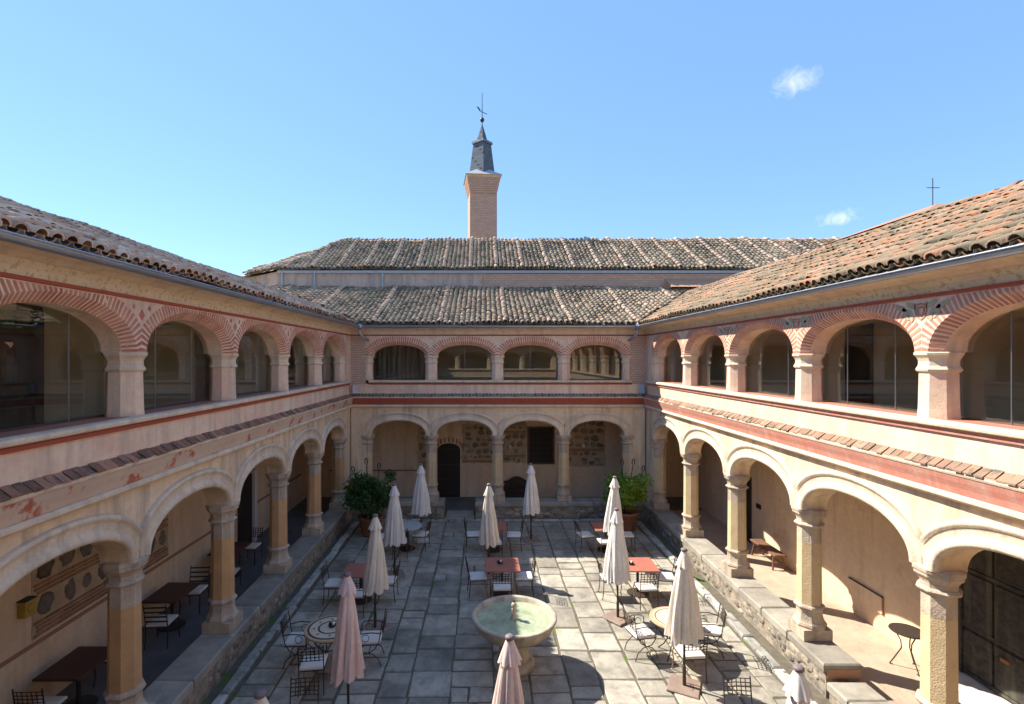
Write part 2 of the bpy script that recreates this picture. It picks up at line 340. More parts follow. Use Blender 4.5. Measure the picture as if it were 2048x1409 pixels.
# granite slabs laid in lanes that run away from the camera
slabs = []
x = -4.42
while x < 5.45:
    w = RN.uniform(.50, .80)
    if x + w > 5.2: w = 5.52 - x
    y = 4.6 + RN.uniform(0, .6)
    while y < 18.55:
        l = RN.choice((RN.uniform(.34, .5), RN.uniform(.45, .75), RN.uniform(.6, .95)))
        if y + l > 18.3: l = 18.72 - y
        if w > .72 and RN.random() < .22:
            c = w * RN.uniform(.4, .6)
            slabs.append((x, x + c, y, y + l)); slabs.append((x + c, x + w, y, y + l))
        else: slabs.append((x, x + w, y, y + l))
        y += l
    x += w
slabs.sort(key=lambda s: s[2])
rest = MB()
for i, (x0, x1, y0, y1) in enumerate(slabs):
    g = RN.uniform(.012, .026)
    if i < 296:
        m = MB().block(x0 + g, x1 - g, y0 + g, y1 - g, -.03, RN.uniform(-.004, .014), .016, .017); m.build('paving_slab', 'granite', court)
    else: rest.block(x0 + g, x1 - g, y0 + g, y1 - g, -.03, RN.uniform(-.004, .014), .016, .017)
tag(rest.build('far_paving_slabs', 'granite', court), kind='stuff')
# kerb stones along the drain channel
def kerb_line(along_y, c, a0, a1, w):
    a = a0
    while a < a1:
        l = RN.uniform(.7, 1.3); h = RN.uniform(.035, .07); d = RN.uniform(-.02, .02)
        if along_y: MB().block(c - w + d, c + w + d, a + .012, min(a + l, a1) - .012, -.03, h, .03, .02).build('kerb_stone', 'kerb', court)
        else: MB().block(a + .012, min(a + l, a1) - .012, c - w + d, c + w + d, -.03, h, .03, .02).build('kerb_stone', 'kerb', court)
        a += l
kerb_line(True, -4.60, 4.6, 18.7, .10)
kerb_line(True, 5.68, 4.6, 18.7, .11)
kerb_line(False, 18.86, -4.45, 5.5, .09)

# ------------------------------------------------------------------ roof tiles
def tile_mesh_data(mb, o, A, S, N, ln, r0, r1, up, tint, seg=6, flip=False):
    sg = -1 if flip else 1; vs = []; fs = []
    for e, (rr, d, h) in enumerate(((r0, 0, up), (r1, ln, up - .036), (r0 * .80, .004, up - .006 * sg))):
        for k in range(seg + 1):
            t = math.pi * k / seg
            p = o + A * (rr * math.cos(t)) + N * (sg * rr * .9 * math.sin(t) + h) + S * d
            vs.append(tuple(p))
    n = seg + 1
    for k in range(seg): fs += [(k, k + 1, n + k + 1, n + k), (2 * n + k, 2 * n + k + 1, k + 1, k)]
    mb.add(vs, fs, tint)
VARIANTS = {}
def tile_variant(mat, tq, raised):
    key = (mat, tq)
    if key not in VARIANTS:
        mb = MB(); tile_mesh_data(mb, Vector((0, 0, 0)), Vector((1, 0, 0)), Vector((0, 1, 0)), Vector((0, 0, 1)), .42, .092, .074, 0, tq)
        VARIANTS[key] = mb.mesh('roof_tile', mat, True, True)
    return VARIANTS[key]
def project(p):
    if p[1] < .3: return None
    return 965 + 1020 * p[0] / p[1], 717 - 1020 * (p[2] - 6) / p[1]
def roof(parent, E, A, S, a0, a1, Ls, keep, mat, deck_pts, stripe=None, single=300, tint_bias=0, step=.205, row=.30):
    N = A.cross(S).normalized()
    mb = MB().add(deck_pts, [tuple(range(len(deck_pts)))])
    deck = mb.build('roof', 'deck', parent)
    cover = []; chan = MB()
    na = int((a1 - a0) / step); nr = int(Ls / row)
    off = [RN.uniform(-.02, .02) for _ in range(nr + 1)]
    for i in range(na + 1):
        a = a0 + i * step
        st = bool(stripe) and (i % stripe[0] == stripe[1])
        colbias = .14 * math.sin(a * .8 + 2) + RN.uniform(-.08, .08)
        for j in range(nr + 1):
            s = j * row + RN.uniform(-.02, .02)
            if s > Ls: continue
            p = E + A * (a + RN.uniform(-.016, .016)) + S * s
            if not keep(p): continue
            sag = .022 * math.sin(a * .9 + s * .6) + .016 * math.sin(a * 2.3 - s * 1.7 + 1) - .03 * math.sin(math.pi * s / Ls)
            p = p + N * sag
            if RN.random() < .03: p = p - S * RN.uniform(.04, .12)
            t = min(1, max(0, RN.gauss(.45, .22) + colbias + tint_bias))
            if RN.random() < .07: t = RN.uniform(.8, .95)
            if st: t = RN.uniform(.92, 1)
            cover.append((p, t, st))
            pc = E + A * (a + step / 2) + S * s + N * sag
            if keep(pc): tile_mesh_data(chan, pc, A, S, N, .42, .085, .095, .075, max(0, min(1, RN.gauss(.3, .2))), 4, True)
    def rank(c):
        q = project(c[0])
        if q is None or not (-20 < q[0] < 2070 and -20 < q[1] < 1420): return 1e6 + c[0].y
        return c[0].y ** 2 + c[0].x ** 2
    cover.sort(key=rank)
    rest = MB()
    for n, (p, t, st) in enumerate(cover):
        j = RN.uniform(-.05, .05)
        A2 = (A + S * j).normalized(); S2 = (S - A * j).normalized()
        up = .075 + (.05 if st else 0) + RN.uniform(-.008, .012)
        if n < single:
            o = link('roof_tile', tile_variant(mat, round(t * 18) / 18, st), deck)
            b = p + N * up
            S3 = S2; N3 = A2.cross(S3)
            o.matrix_basis = Matrix(((A2.x, S3.x, N3.x, b.x), (A2.y, S3.y, N3.y, b.y), (A2.z, S3.z, N3.z, b.z), (0, 0, 0, 1)))
        else: tile_mesh_data(rest, p, A2, S2, N, .42, .11 if st else .092, .092 if st else .074, up, t)
    if rest.f: tag(rest.build('far_roof_tiles', mat, deck, True, True), kind='stuff')
    tag(chan.build('channel_tiles', mat, deck, True, True), kind='stuff')
    return deck
def ridge(deck, p0, p1, r=.12, ln=.40):
    p0 = Vector(p0); p1 = Vector(p1); d = (p1 - p0); L_ = d.length; d.normalize()
    A = d.cross(Vector((0, 0, 1))).normalized(); N = A.cross(d).normalized()
    if N.z < 0: N = -N
    for k in range(int(L_ / ln)):
        mb = MB(); tile_mesh_data(mb, p0 + d * (k * ln), A, d, N, ln * 1.15, r, r * .86, RN.uniform(0, .02), .5)
        mb.build('ridge_tile', 'ridge_tile', deck, True)

# ------------------------------------------------------------------ arcades
def arch(uc, hw, spring, rise, n=30, p=2.15):
    pts = []
    for k in range(n + 1):
        a = math.pi * k / n; c = math.cos(a); s = math.sin(a)
        pts.append((uc - hw * math.copysign(abs(c) ** (2 / p), c), spring + rise * abs(s) ** (2 / p)))
    return pts
def arch_norm(pts):
    out = []
    for i in range(len(pts)):
        a = pts[max(i - 1, 0)]; b = pts[min(i + 1, len(pts) - 1)]
        d = Vector((b[0] - a[0], b[1] - a[1])); d.normalize()
        n = Vector((-d.y, d.x))
        if i == 0: n = Vector((-1, 0))
        if i == len(pts) - 1: n = Vector((1, 0))
        out.append(n)
    return out
def arcade(mb, bays, spring, rise, ztop, v0, v1, u0, u1, ch=0.0, p=2.15):
    F = [(u0, spring)]; I = [(u0, spring)]
    for uc, hw in bays:
        I += arch(uc, hw, spring, rise, p=p); F += arch(uc, hw + ch, spring, rise + ch, p=p)
    F.append((u1, spring)); I.append((u1, spring)); n = len(F)
    vs = [(u, v0, z) for u, z in F] + [(u, v0, ztop) for u, z in F] + [(u, v0 + ch, z) for u, z in I] + [(u, v1, z) for u, z in I] + [(u, v1, ztop) for u, z in I]
    fs = []
    for i in range(n - 1):
        fs.append((i, i + 1, n + i + 1, n + i))
        if ch: fs.append((i, 2 * n + i, 2 * n + i + 1, i + 1))
        a = 2 * n
        fs += [(a + i, 3 * n + i, 3 * n + i + 1, a + i + 1), (3 * n + i, 4 * n + i, 4 * n + i + 1, 3 * n + i + 1), (n + i, n + i + 1, 4 * n + i + 1, 4 * n + i)]
    return mb.add(vs, fs)
ARCHIVOLT = [(0, -.03), (0, .045), (.035, .065), (.085, .06), (.11, .03), (.15, .02), (.21, .03), (.25, .035), (.27, .065), (.315, .07), (.335, .05), (.34, -.01)]
def archivolt(P, uc, hw, spring, rise, umin, umax, vface):
    pts = arch(uc, hw, spring, rise, 36); nm = arch_norm(pts); vs = []; fs = []; m = len(ARCHIVOLT)
    for (u, z), n in zip(pts, nm):
        for d, h in ARCHIVOLT:
            uu = u + n.x * d; zz = z + n.y * d
            if uu < umin + .004 or uu > umax - .004: h = min(h, .012)
            vs.append((min(max(uu, umin), umax), vface - h, zz))
    for i in range(len(pts) - 1):
        for k in range(m - 1): fs.append((i * m + k, i * m + k + 1, (i + 1) * m + k + 1, (i + 1) * m + k))
    return MB(P).add(vs, fs)
def stripes(P, uc, hw, spring, rise, ch, vface, umin, umax, outer, count, parent, mat='brick_paint'):
    NS = 360
    I = arch(uc, hw, spring, rise, NS, 2.1); F = arch(uc, hw + ch, spring, rise + ch, NS, 2.1); nm = arch_norm(F)
    acc = [0]
    for a, b in zip(F, F[1:]): acc.append(acc[-1] + math.hypot(b[0] - a[0], b[1] - a[1]))
    T = acc[-1]
    def at(s):
        for i in range(NS):
            if acc[i + 1] >= s:
                t = (s - acc[i]) / max(1e-9, acc[i + 1] - acc[i])
                lp = lambda p, q: (p[0] + (q[0] - p[0]) * t, p[1] + (q[1] - p[1]) * t)
                return lp(I[i], I[i + 1]), lp(F[i], F[i + 1]), nm[i]
        return I[-1], F[-1], nm[-1]
    e = .004; w = T / count * .54
    for k in range(count):
        s = T * (k + .5) / count + RN.uniform(-.004, .004); vs = []
        o2 = (outer - ch) * RN.uniform(.9, 1.04)
        for sd in (-w / 2, w / 2):
            (iu, iz), (fu, fz), n = at(min(max(s + sd, 0), T))
            cl = lambda u: min(max(u, umin + .006), umax - .006)
            ou, oz = cl(fu + n.x * o2), min(fz + n.y * o2, spring + .745)
            k1 = .97; mu, mz, mv = fu + (iu - fu) * k1, fz + (iz - fz) * k1, vface + ch * k1
            vs += [(ou, vface - e, oz), (cl(fu) - n.x * e * .4, vface - e, fz - n.y * e * .4), (mu - n.x * e, mv - e, mz - n.y * e)]
            vs += [(ou, vface + .01, oz), (cl(fu) + n.x * .01, vface + .01, fz + n.y * .01), (mu + n.x * .01, mv + .01, mz + n.y * .01)]
        fs = [(0, 6, 7, 1), (1, 7, 8, 2), (0, 1, 4, 3), (1, 2, 5, 4), (6, 9, 10, 7), (7, 10, 11, 8), (0, 3, 9, 6), (2, 8, 11, 5)]
        MB(P).add(vs, fs).build('painted_brick', mat, parent)

def column(P, wing, u, shaft_mat, top_mat='col_grey', low=.6):
    c = (u, 0); K = .745
    O = lambda prof: MB(P).oct([(r * K, z) for r, z in prof], c)
    sh = O([(.268, 1.20), (.258, 2.42)]).build('column', shaft_mat, wing)
    O([(.260, 2.42), (.258, 2.76)]).build('neck', top_mat, sh)
    O([(.27, 2.73), (.315, 2.75), (.33, 2.775), (.305, 2.80), (.27, 2.815), (.275, 2.88), (.31, 2.935), (.345, 2.96), (.36, 2.98), (.36, 3.02), (.38, 3.03), (.38, 3.075), (.33, 3.10)]).build('capital', top_mat, sh)
    b = O([(.36, low + .20), (.375, low + .24), (.355, low + .28), (.32, low + .31), (.295, low + .36), (.275, low + .44), (.28, low + .52), (.32, low + .55), (.335, low + .58), (.315, low + .61), (.27, low + .625), (.262, low + .64)])
    b.box(u - .275, u + .275, -.275, .275, low, low + .205)
    b.build('base', top_mat, sh)

def wing(label, origin, P, cols, u0, u1, opt):
    w = thing('cloister_wing', origin, label, 'building', 'wings of the cloister', worldkids=True)
    dz = opt.get('dz', 0.0); full = opt.get('full', True)
    ff = lambda z: z + dz
    lo_hw = opt.get('lo_hw', 1.0)
    bays = []
    for a, b in zip(cols, cols[1:]): bays.append(((a + b) / 2, (b - a) / 2, a, b))
    # lower arcade
    lw = arcade(MB(P), [(uc, h - .20) for uc, h, a, b in bays], 3.08, opt['lo_rise'], ff(4.62), -.21, .21, cols[0] - .1, cols[-1] + .1, p=2.2).build('arcade_wall', opt['low_mat'], w)
    for uc, h, a, b in bays:
        archivolt(P, uc, h - .20, 3.08, opt['lo_rise'], a, b, -.21).build('arch_moulding', 'arch_stone', w, True)
    # corner piers
    for (a, b) in opt['piers']:
        MB(P).box(a, b, -.213, .25, -.02, ff(4.6)).build('corner_pier', opt['low_mat'], w)
        MB(P).box(a, b, -.252, .25, ff(4.62), ff(7.10)).build('upper_corner_pier', opt.get('pier_mat', 'plaster_up'), w)
    for u in cols: column(P, w, u, opt['shaft'])
    # string course: roll, red band, drip, tiled ledge
    MB(P).extrude([(-.18, ff(4.13)), (-.30, ff(4.15)), (-.335, ff(4.185)), (-.335, ff(4.215)), (-.30, ff(4.25)), (-.18, ff(4.255))], u0, u1).build('roll_moulding', opt.get('roll', 'cream'), w)
    MB(P).extrude([(-.18, ff(4.252)), (-.30, ff(4.256)), (-.32, ff(4.34)), (-.35, ff(4.42)), (-.372, ff(4.497)), (-.18, ff(4.50))], u0, u1).build('red_band', opt['band'], w)
    MB(P).extrude([(-.18, ff(4.498)), (-.38, ff(4.503)), (-.39, ff(4.53)), (-.384, ff(4.555)), (-.18, ff(4.56))], u0, u1).build('drip_moulding', 'cream', w)
    led = MB(P).extrude([(-.18, ff(4.558)), (-.388, ff(4.558)), (-.388, ff(4.565)), (-.18, ff(4.66))], u0, u1).build('ledge', 'mortar', w)
    if full:
        u = max(u0, opt.get('tile_from', u0)); k = 0
        while u < u1 and k < 290:
            j = RN.uniform(-.02, .018); h = RN.uniform(0, .014); b = min(u + .125, u1)
            MB(P).add([(u + .006, -.395 + j, ff(4.572 + h)), (b - .006, -.395 + j, ff(4.572 + h)), (b - .006, -.26, ff(4.672 + h)), (u + .006, -.26, ff(4.672 + h)),
                       (u + .006, -.395 + j, ff(4.552 + h)), (b - .006, -.395 + j, ff(4.552 + h))], [(0, 1, 2, 3), (4, 5, 1, 0), (0, 3, 4), (1, 5, 2)]).build('ledge_tile', opt.get('ledge', 'ledge_tile'), led)
            u += .13; k += 1
    # parapet
    MB(P).box(u0, u1, -.27, .25, ff(4.62), ff(5.03)).build('parapet', opt.get('par_mat', 'plaster_up'), w)
    pu0, pu1 = opt['par']
    MB(P).extrude([(-.26, ff(5.005)), (-.305, ff(5.012)), (-.31, ff(5.06)), (-.33, ff(5.075)), (-.26, ff(5.08))], pu0, pu1).build('red_stripe', opt.get('stripe_mat', 'red_paint'), w)
    MB(P).extrude([(-.26, ff(5.078)), (-.335, ff(5.082)), (-.36, ff(5.10)), (-.365, ff(5.13)), (-.35, ff(5.155)), (-.31, ff(5.17)), (-.22, ff(5.172)), (-.22, ff(5.08))], pu0, pu1).build('parapet_coping', 'cream', w, False)
    MB(P).box(pu0, pu1, -.225, .42, ff(5.03), ff(5.168)).build('sill', 'sill', w)
    # upper piers and arches
    ch = .13
    for u in cols:
        pr = MB(P).oct([(0.2310, ff(5.166)), (0.2201, ff(5.3)), (0.2100, ff(5.83))], (u, 0)).build('upper_pier', opt.get('pier2', 'plaster_up'), w)
        MB(P).oct([(0.2100, ff(5.80)), (0.2394, ff(5.82)), (0.2478, ff(5.845)), (0.2310, ff(5.875)), (0.2201, ff(5.90)), (0.2167, ff(5.96)), (0.2310, ff(6.0)), (0.2520, ff(6.03)), (0.2646, ff(6.045)), (0.2688, ff(6.075)), (0.2436, ff(6.10))], (u, 0)).build('pier_capital', opt.get('capmat', 'cream'), pr)
    ub = [(uc, h - .24, a, b) for uc, h, a, b in bays]
    uw = arcade(MB(P), [(uc, h) for uc, h, a, b in ub], ff(6.08), opt['up_rise'], ff(7.10), -.25, .25, cols[0] - .1, cols[-1] + .1, ch, p=2.1).build('upper_wall', opt.get('up_mat', 'plaster_up'), w)
    if full:
        for q, (uc, h, a, b) in enumerate(ub):
            stripes(P, uc, h, ff(6.08), opt['up_rise'], ch, -.25, a, b, opt.get('outer', .34), opt['nstripe'], uw)
    # glazing
    for uc, h, a, b in ub:
        pts = arch(uc, h + .05, ff(6.08), opt['up_rise'] + .05, 24)
        poly = [(uc - h - .05, ff(5.10))] + pts + [(uc + h + .05, ff(5.10))]
        n = len(poly)
        MB(P).add([(u, .16, z) for u, z in poly] + [(u, .172, z) for u, z in poly], [tuple(range(n)), tuple(range(n, 2 * n))[::-1]] + [(k, (k + 1) % n, n + (k + 1) % n, n + k) for k in range(n)]).build('glass_pane', 'glass', w)
        if full:
            for s in ((-.33, .42) if h > 1.1 else (.0,)):
                MB(P).box(uc + s * h * 1.2 - .003, uc + s * h * 1.2 + .003, .155, .172, ff(5.17), ff(6.08 + opt['up_rise'] * .93)).build('glass_joint', 'zinc', w)
    # cornice and gutter
    MB(P).extrude([(-.245, ff(6.84)), (-.285, ff(6.845)), (-.29, ff(6.885)), (-.245, ff(6.89))], u0, u1).build('red_line', opt.get('line_mat', 'red_paint'), w)
    MB(P).extrude([(-.245, ff(6.888)), (-.27, ff(6.89)), (-.29, ff(6.98)), (-.34, ff(7.06)), (-.245, ff(7.062))], u0, u1).build('frieze', opt.get('frieze', 'cream'), w)
    MB(P).extrude([(-.24, ff(7.06)), (-.345, ff(7.062)), (-.42, ff(7.11)), (-.56, ff(7.15)), (-.60, ff(7.165)), (-.60, ff(7.20)), (-.24, ff(7.30))], u0, u1).build('cornice', 'cream', w)
    g = []
    for k in range(9):
        a = math.pi * k / 8; g.append((-.66 - .07 * math.cos(a), ff(7.19) - .075 * math.sin(a)))
    gi = [(v * .999 + (-.66) * .001 + (.006 if v < -.66 else -.006), z + .004) for v, z in g][::-1]
    gg = MB(P).extrude(g + gi, opt['gut'][0], opt['gut'][1]).build('gutter', 'zinc', w)
    u = opt['gut'][0] + .7
    MB(P).tube([(opt['gut'][0], -.735, ff(7.193)), (opt['gut'][1], -.735, ff(7.193))], .012).build('gutter_bead', 'zinc', gg)
    # gallery shell
    dp = opt['depth']
    inner = MB(P).box(opt['in'][0], opt['in'][1], dp, dp + .35, -.02, ff(7.4)).build('gallery_wall', 'plaster_in', w)
    MB(P).box(u0 - .0, u1, .25, dp, ff(4.28), ff(4.6)).build('upper_floor', 'ceiling', w)
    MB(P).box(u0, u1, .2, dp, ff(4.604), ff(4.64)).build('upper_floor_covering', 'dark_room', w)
    MB(P).box(u0, u1, .25, dp, ff(6.98), ff(7.06)).build('upper_ceiling', 'ceiling', w)
    MB(P).box(opt['in'][0], opt['in'][1], dp - .012, dp - .002, ff(4.64), ff(6.98)).build('upper_room_wall', 'upper_in', w)
    MB(P).box(opt['in'][0], opt['in'][1], dp - .03, dp - .011, ff(4.64), ff(4.80)).build('skirting', 'black', w)
    tag(MB(P).box(opt['in'][0], opt['in'][1], .28, dp, -.05, .1 + dz).build('gallery_floor', opt['floor'], None), kind='structure')
    return w, inner

def plinth(w, P, segs, stone_seed_n=60):
    for (a, b, h) in segs:
        pw = MB(P).box(a + .02, b - .02, -.33, .27, -.02, h - .13).build('plinth_wall', 'rubble', w)
        u = a
        while u < b - .05:
            l = RN.uniform(.9, 1.5)
            if u + l > b - .4: l = b - u
            MB(P).block(u + .008, u + l - .008, -.37, .31, h - .15, h - .003 + RN.uniform(-.005, .003), .025, .01).build('capstone', 'cap', pw)
            u += l
        n = int((b - a) * 9)
        for k in range(min(n, 130)):
            uu = RN.uniform(a + .1, b - .1); zz = RN.uniform(.05, max(.06, h - .2)); q = RN.uniform(.04, .15)
            MB(P).blob((uu, -.325, zz), (q * RN.uniform(.9, 1.7), RN.uniform(.012, .035), min(q * RN.uniform(.6, 1.0), zz + .02)), .3, 8, 5).build('rubble_stone', 'rubstone', pw, True)

PL = lambda u, v, z: (XL - v, u, z)
PR = lambda u, v, z: (XR + v, u, z)
PB = lambda u, v, z: (u, YB + v, z)
YN = -.75
PN = lambda u, v, z: (u, YN - v, z)
colsL = [-.90, 1.88, 4.66, 7.44, 10.25, 13.05, 15.80, 18.55]
colsR = [-1.37, 1.47, 4.31, 7.155, 10.0, 12.84, 15.67, 18.5]
colsB = [-4.41, -1.95, .574, 3.10, 5.555]
WL, inL = wing('cloister wing on the left in shade, arches painted with red zigzag bricks', (XL, 10, 0), PL, colsL, -1.0, YB + .25,
    dict(lo_rise=.60, up_rise=.57, low_mat='plaster_low', piers=[(18.55, YB + .25)], shaft='col_warm', band='worn_red', par=(-1, 18.93), gut=(-1, 18.83),
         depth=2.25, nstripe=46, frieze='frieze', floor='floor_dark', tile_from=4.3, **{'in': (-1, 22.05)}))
WR, inR = wing('sunlit cloister wing on the right with pink band and orange roof tiles', (XR, 10, 0), PR, colsR, -1.0, YB + .25,
    dict(lo_rise=.62, up_rise=.58, low_mat='plaster_low', piers=[(18.5, YB + .25)], shaft='col_pale', band='pink_paint', par=(-1, 18.93), gut=(-1, 18.83),
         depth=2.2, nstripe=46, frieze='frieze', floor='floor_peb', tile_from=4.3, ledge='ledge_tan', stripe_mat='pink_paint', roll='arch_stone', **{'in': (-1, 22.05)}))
WB, inB = wing('cloister wing across the far end of the courtyard with four arches per floor', (.6, YB, 0), PB, colsB, XL + .252, XR - .252,
    dict(dz=.003, lo_rise=.56, up_rise=.42, low_mat='plaster_low', piers=[(XL + .253, -4.41), (5.555, XR - .253)], shaft='col_pale', band='red_paint', par=(-4.28, 5.62), gut=(XL + .66, XR - .66),
         depth=2.2, nstripe=34, frieze='cream', floor='floor_dark', outer=.33, ledge='ledge_grey', pier_mat='sgraffito', **{'in': (XL - 2.2, XR + 2.15)}))
WN, inN = wing('cloister wing on the near side of the courtyard', (.6, YN, 0), PN, colsB, XL + .252, XR - .252,
    dict(dz=.006, full=False, lo_rise=.56, up_rise=.42, low_mat='plaster_low', piers=[(XL + .253, -4.41), (5.555, XR - .253)], shaft='col_pale', band='red_paint', par=(-4.28, 5.62), gut=(XL + .66, XR - .66),
         depth=2.2, nstripe=34, floor='floor_dark', **{'in': (XL - 2.2, XR + 2.15)}))
plinth(WL, PL, [(3.6, 19.2, .6)])
plinth(WR, PR, [(9.0, 19.2, .6), (3.6, 8.95, .34)])
plinth(WB, PB, [(XL + .3, -1.42, .6), (-.28, XR - .3, .6)])
# missing column footing on the low part of the right plinth
MB(PR).box(7.155 - .38, 7.155 + .38, -.38, .38, .33, .6).build('pedestal', 'col_pale', WR)
MB(PR).box(9.005, 9.06, -.32, .28, .34, .50).build('brick_end', 'brick', WR)
# entry steps in the far wing
MB().block(-1.4, -.3, 18.95, 19.3, -.02, .06, .02, .01).build('step', 'cap', WB)
MB().block(-1.38, -.32, 19.25, 19.8, -.02, .098, .02, .01).build('step', 'cap', WB)

# roofs of the wings
ZE = 7.235
sl, sr, sb = .375, .485, .395
EX, RX = XL + .60, XR - .60
EY = YB - .68
zL = lambda X: ZE + sl * (EX - X)
zR = lambda X: ZE + sr * (X - RX)
zB = lambda Y: ZE + sb * (Y - EY)
LL, LR, LB = 4.7, 3.5, 5.2
def unit(*v): return Vector(v).normalized()
dL = roof(WL, Vector((EX, 0, ZE)), Vector((0, 1, 0)), unit(-1, 0, sl), .6, 24.2, LL * math.hypot(1, sl), lambda p: p.y < EY or p.z > zB(p.y) - .03, 'tile_left',
     [(EX, -1, ZE), (EX, 24.2, ZE), (EX - LL, 24.2, ZE + sl * LL), (EX - LL, -1, ZE + sl * LL)], tint_bias=.12)
dR = roof(WR, Vector((RX, 24, ZE)), Vector((0, -1, 0)), unit(1, 0, sr), 0, 23.4, LR * math.hypot(1, sr), lambda p: p.y < EY or p.z > zB(p.y) - .03, 'tile_right',
     [(RX, -1, ZE), (RX, 24, ZE), (RX + LR, 24, ZE + sr * LR), (RX + LR, -1, ZE + sr * LR)], tint_bias=.08)
dB = roof(WB, Vector((0, EY, ZE)), Vector((1, 0, 0)), unit(0, 1, sb), -10, 10, LB * math.hypot(1, sb),
     lambda p: (p.x > EX or p.z > zL(p.x) - .03) and (p.x < RX or p.z > zR(p.x) - .03), 'tile_back',
     [(-10, EY, ZE), (10, EY, ZE), (10, EY + LB, ZE + sb * LB), (-10, EY + LB, ZE + sb * LB)], stripe=(12, 5))
ridge(dL, (EX - LL, 0, ZE + sl * LL + .02), (EX - LL, 24, ZE + sl * LL + .02))
ridge(dR, (RX + LR, 0, ZE + sr * LR + .02), (RX + LR, 24, ZE + sr * LR + .02))
# rear slopes
MB().add([(EX - LL, -1, ZE + sl * LL), (EX - LL, 24.2, ZE + sl * LL), (EX - LL - 4, 24.2, ZE + .2), (EX - LL - 4, -1, ZE + .2)], [(0, 1, 2, 3)]).build('rear_roof_slope', 'deck', WL)
MB().add([(RX + LR, -1, ZE + sr * LR), (RX + LR, 24, ZE + sr * LR), (RX + LR + 4, 24, ZE + .2), (RX + LR + 4, -1, ZE + .2)], [(0, 1, 2, 3)]).build('rear_roof_slope', 'deck', WR)
MB().box(EX - LL - 4, EX - LL - 3.7, -1, 24, 0, ZE + .2).build('outer_wall', 'plaster', WL)
MB().box(RX + LR + 3.7, RX + LR + 4, -1, 24, 0, ZE + .2).build('outer_wall', 'plaster', WR)
MB().add([(XL - 3, YN + .7, ZE), (XR + 3, YN + .7, ZE), (XR + 3, YN - 4, ZE + 1.9), (XL - 3, YN - 4, ZE + 1.9)], [(0, 1, 2, 3)]).build('roof', 'deck', WN)
# gutter spouts in the corners
for x, s, w_ in ((EX + .02, 1, WL), (RX - .02, -1, WR)):
    m = MB().lathe([(.09, 7.08), (.12, 7.14), (.13, 7.26)], 10, (x + s * .06, EY - .02))
    m.tube([(x + s * .06, EY - .02, 7.10), (x + s * .06, EY, 6.92), (x + s * .16, EY + .1, 6.80), (x + s * .34, EY + .25, 6.66)], .045, 8)
    m.build('downspout', 'zinc', w_, True)

# painted emblems between the upper arches
def shield(P, w, u, z, v):
    pts = [(-.11, .12), (-.06, .105), (0, .12), (.06, .105), (.11, .12), (.10, 0), (.075, -.08), (0, -.13), (-.075, -.08), (-.10, 0)]
    def ring(s0, s1, mat, name, e):
        n = len(pts)
        vs = [(u + a * s0, v - e, z + b * s0) for a, b in pts] + [(u + a * s1, v - e, z + b * s1) for a, b in pts]
        vs += [(u + a * s0, v + .01, z + b * s0) for a, b in pts]
        MB(P).add(vs, [(k, (k + 1) % n, n + (k + 1) % n, n + k) for k in range(n)] + [(k, (k + 1) % n, 2 * n + (k + 1) % n, 2 * n + k) for k in range(n)]).build(name, mat, w)
    ring(1.0, .82, 'brick_paint', 'painted_shield', .009)
    ring(.60, .40, 'brick_paint', 'painted_shield', .009)
    for s in (-1, 1):
        for (du, dzz, ang, ln) in ((.17, .0, 75, .2), (.25, .03, 60, .22), (.16, .14, 25, .2), (.34, .12, 20, .24)):
            c, q = math.cos(rad(ang)), math.sin(rad(ang)); vs = []
            for k in range(10):
                t = 2 * math.pi * k / 10; a = math.cos(t) * ln * .5; b = math.sin(t) * .038
                vs.append((u + s * (du + a * c - b * q), v - .009, z + dzz - .05 + a * q + b * c))
            MB(P).add(vs + [(a, v + .01, b) for a, _, b in vs], [tuple(range(10))] + [(k, (k + 1) % 10, 10 + (k + 1) % 10, 10 + k) for k in range(10)]).build('painted_leaf', 'leaf_paint', w)
for u in (4.31, 7.155, 10.0, 12.84): shield(PR, WR, u, 6.66, -.25)
for u in (4.66, 7.44, 10.25, 13.05, 15.8):
    for (s, z, uu) in ((.06, 6.63, u), (.032, 6.74, u - .17), (.032, 6.74, u + .17)):
        vs = [(uu, -.259, z - s * 1.3), (uu + s, -.259, z), (uu, -.259, z + s * 1.3), (uu - s, -.259, z)]
        MB(PL).add(vs + [(a, -.245, c) for a, b, c in vs], [(0, 1, 2, 3), (0, 1, 5, 4), (1, 2, 6, 5), (2, 3, 7, 6), (3, 0, 4, 7)]).build('painted_diamond', 'brick_paint', WL)

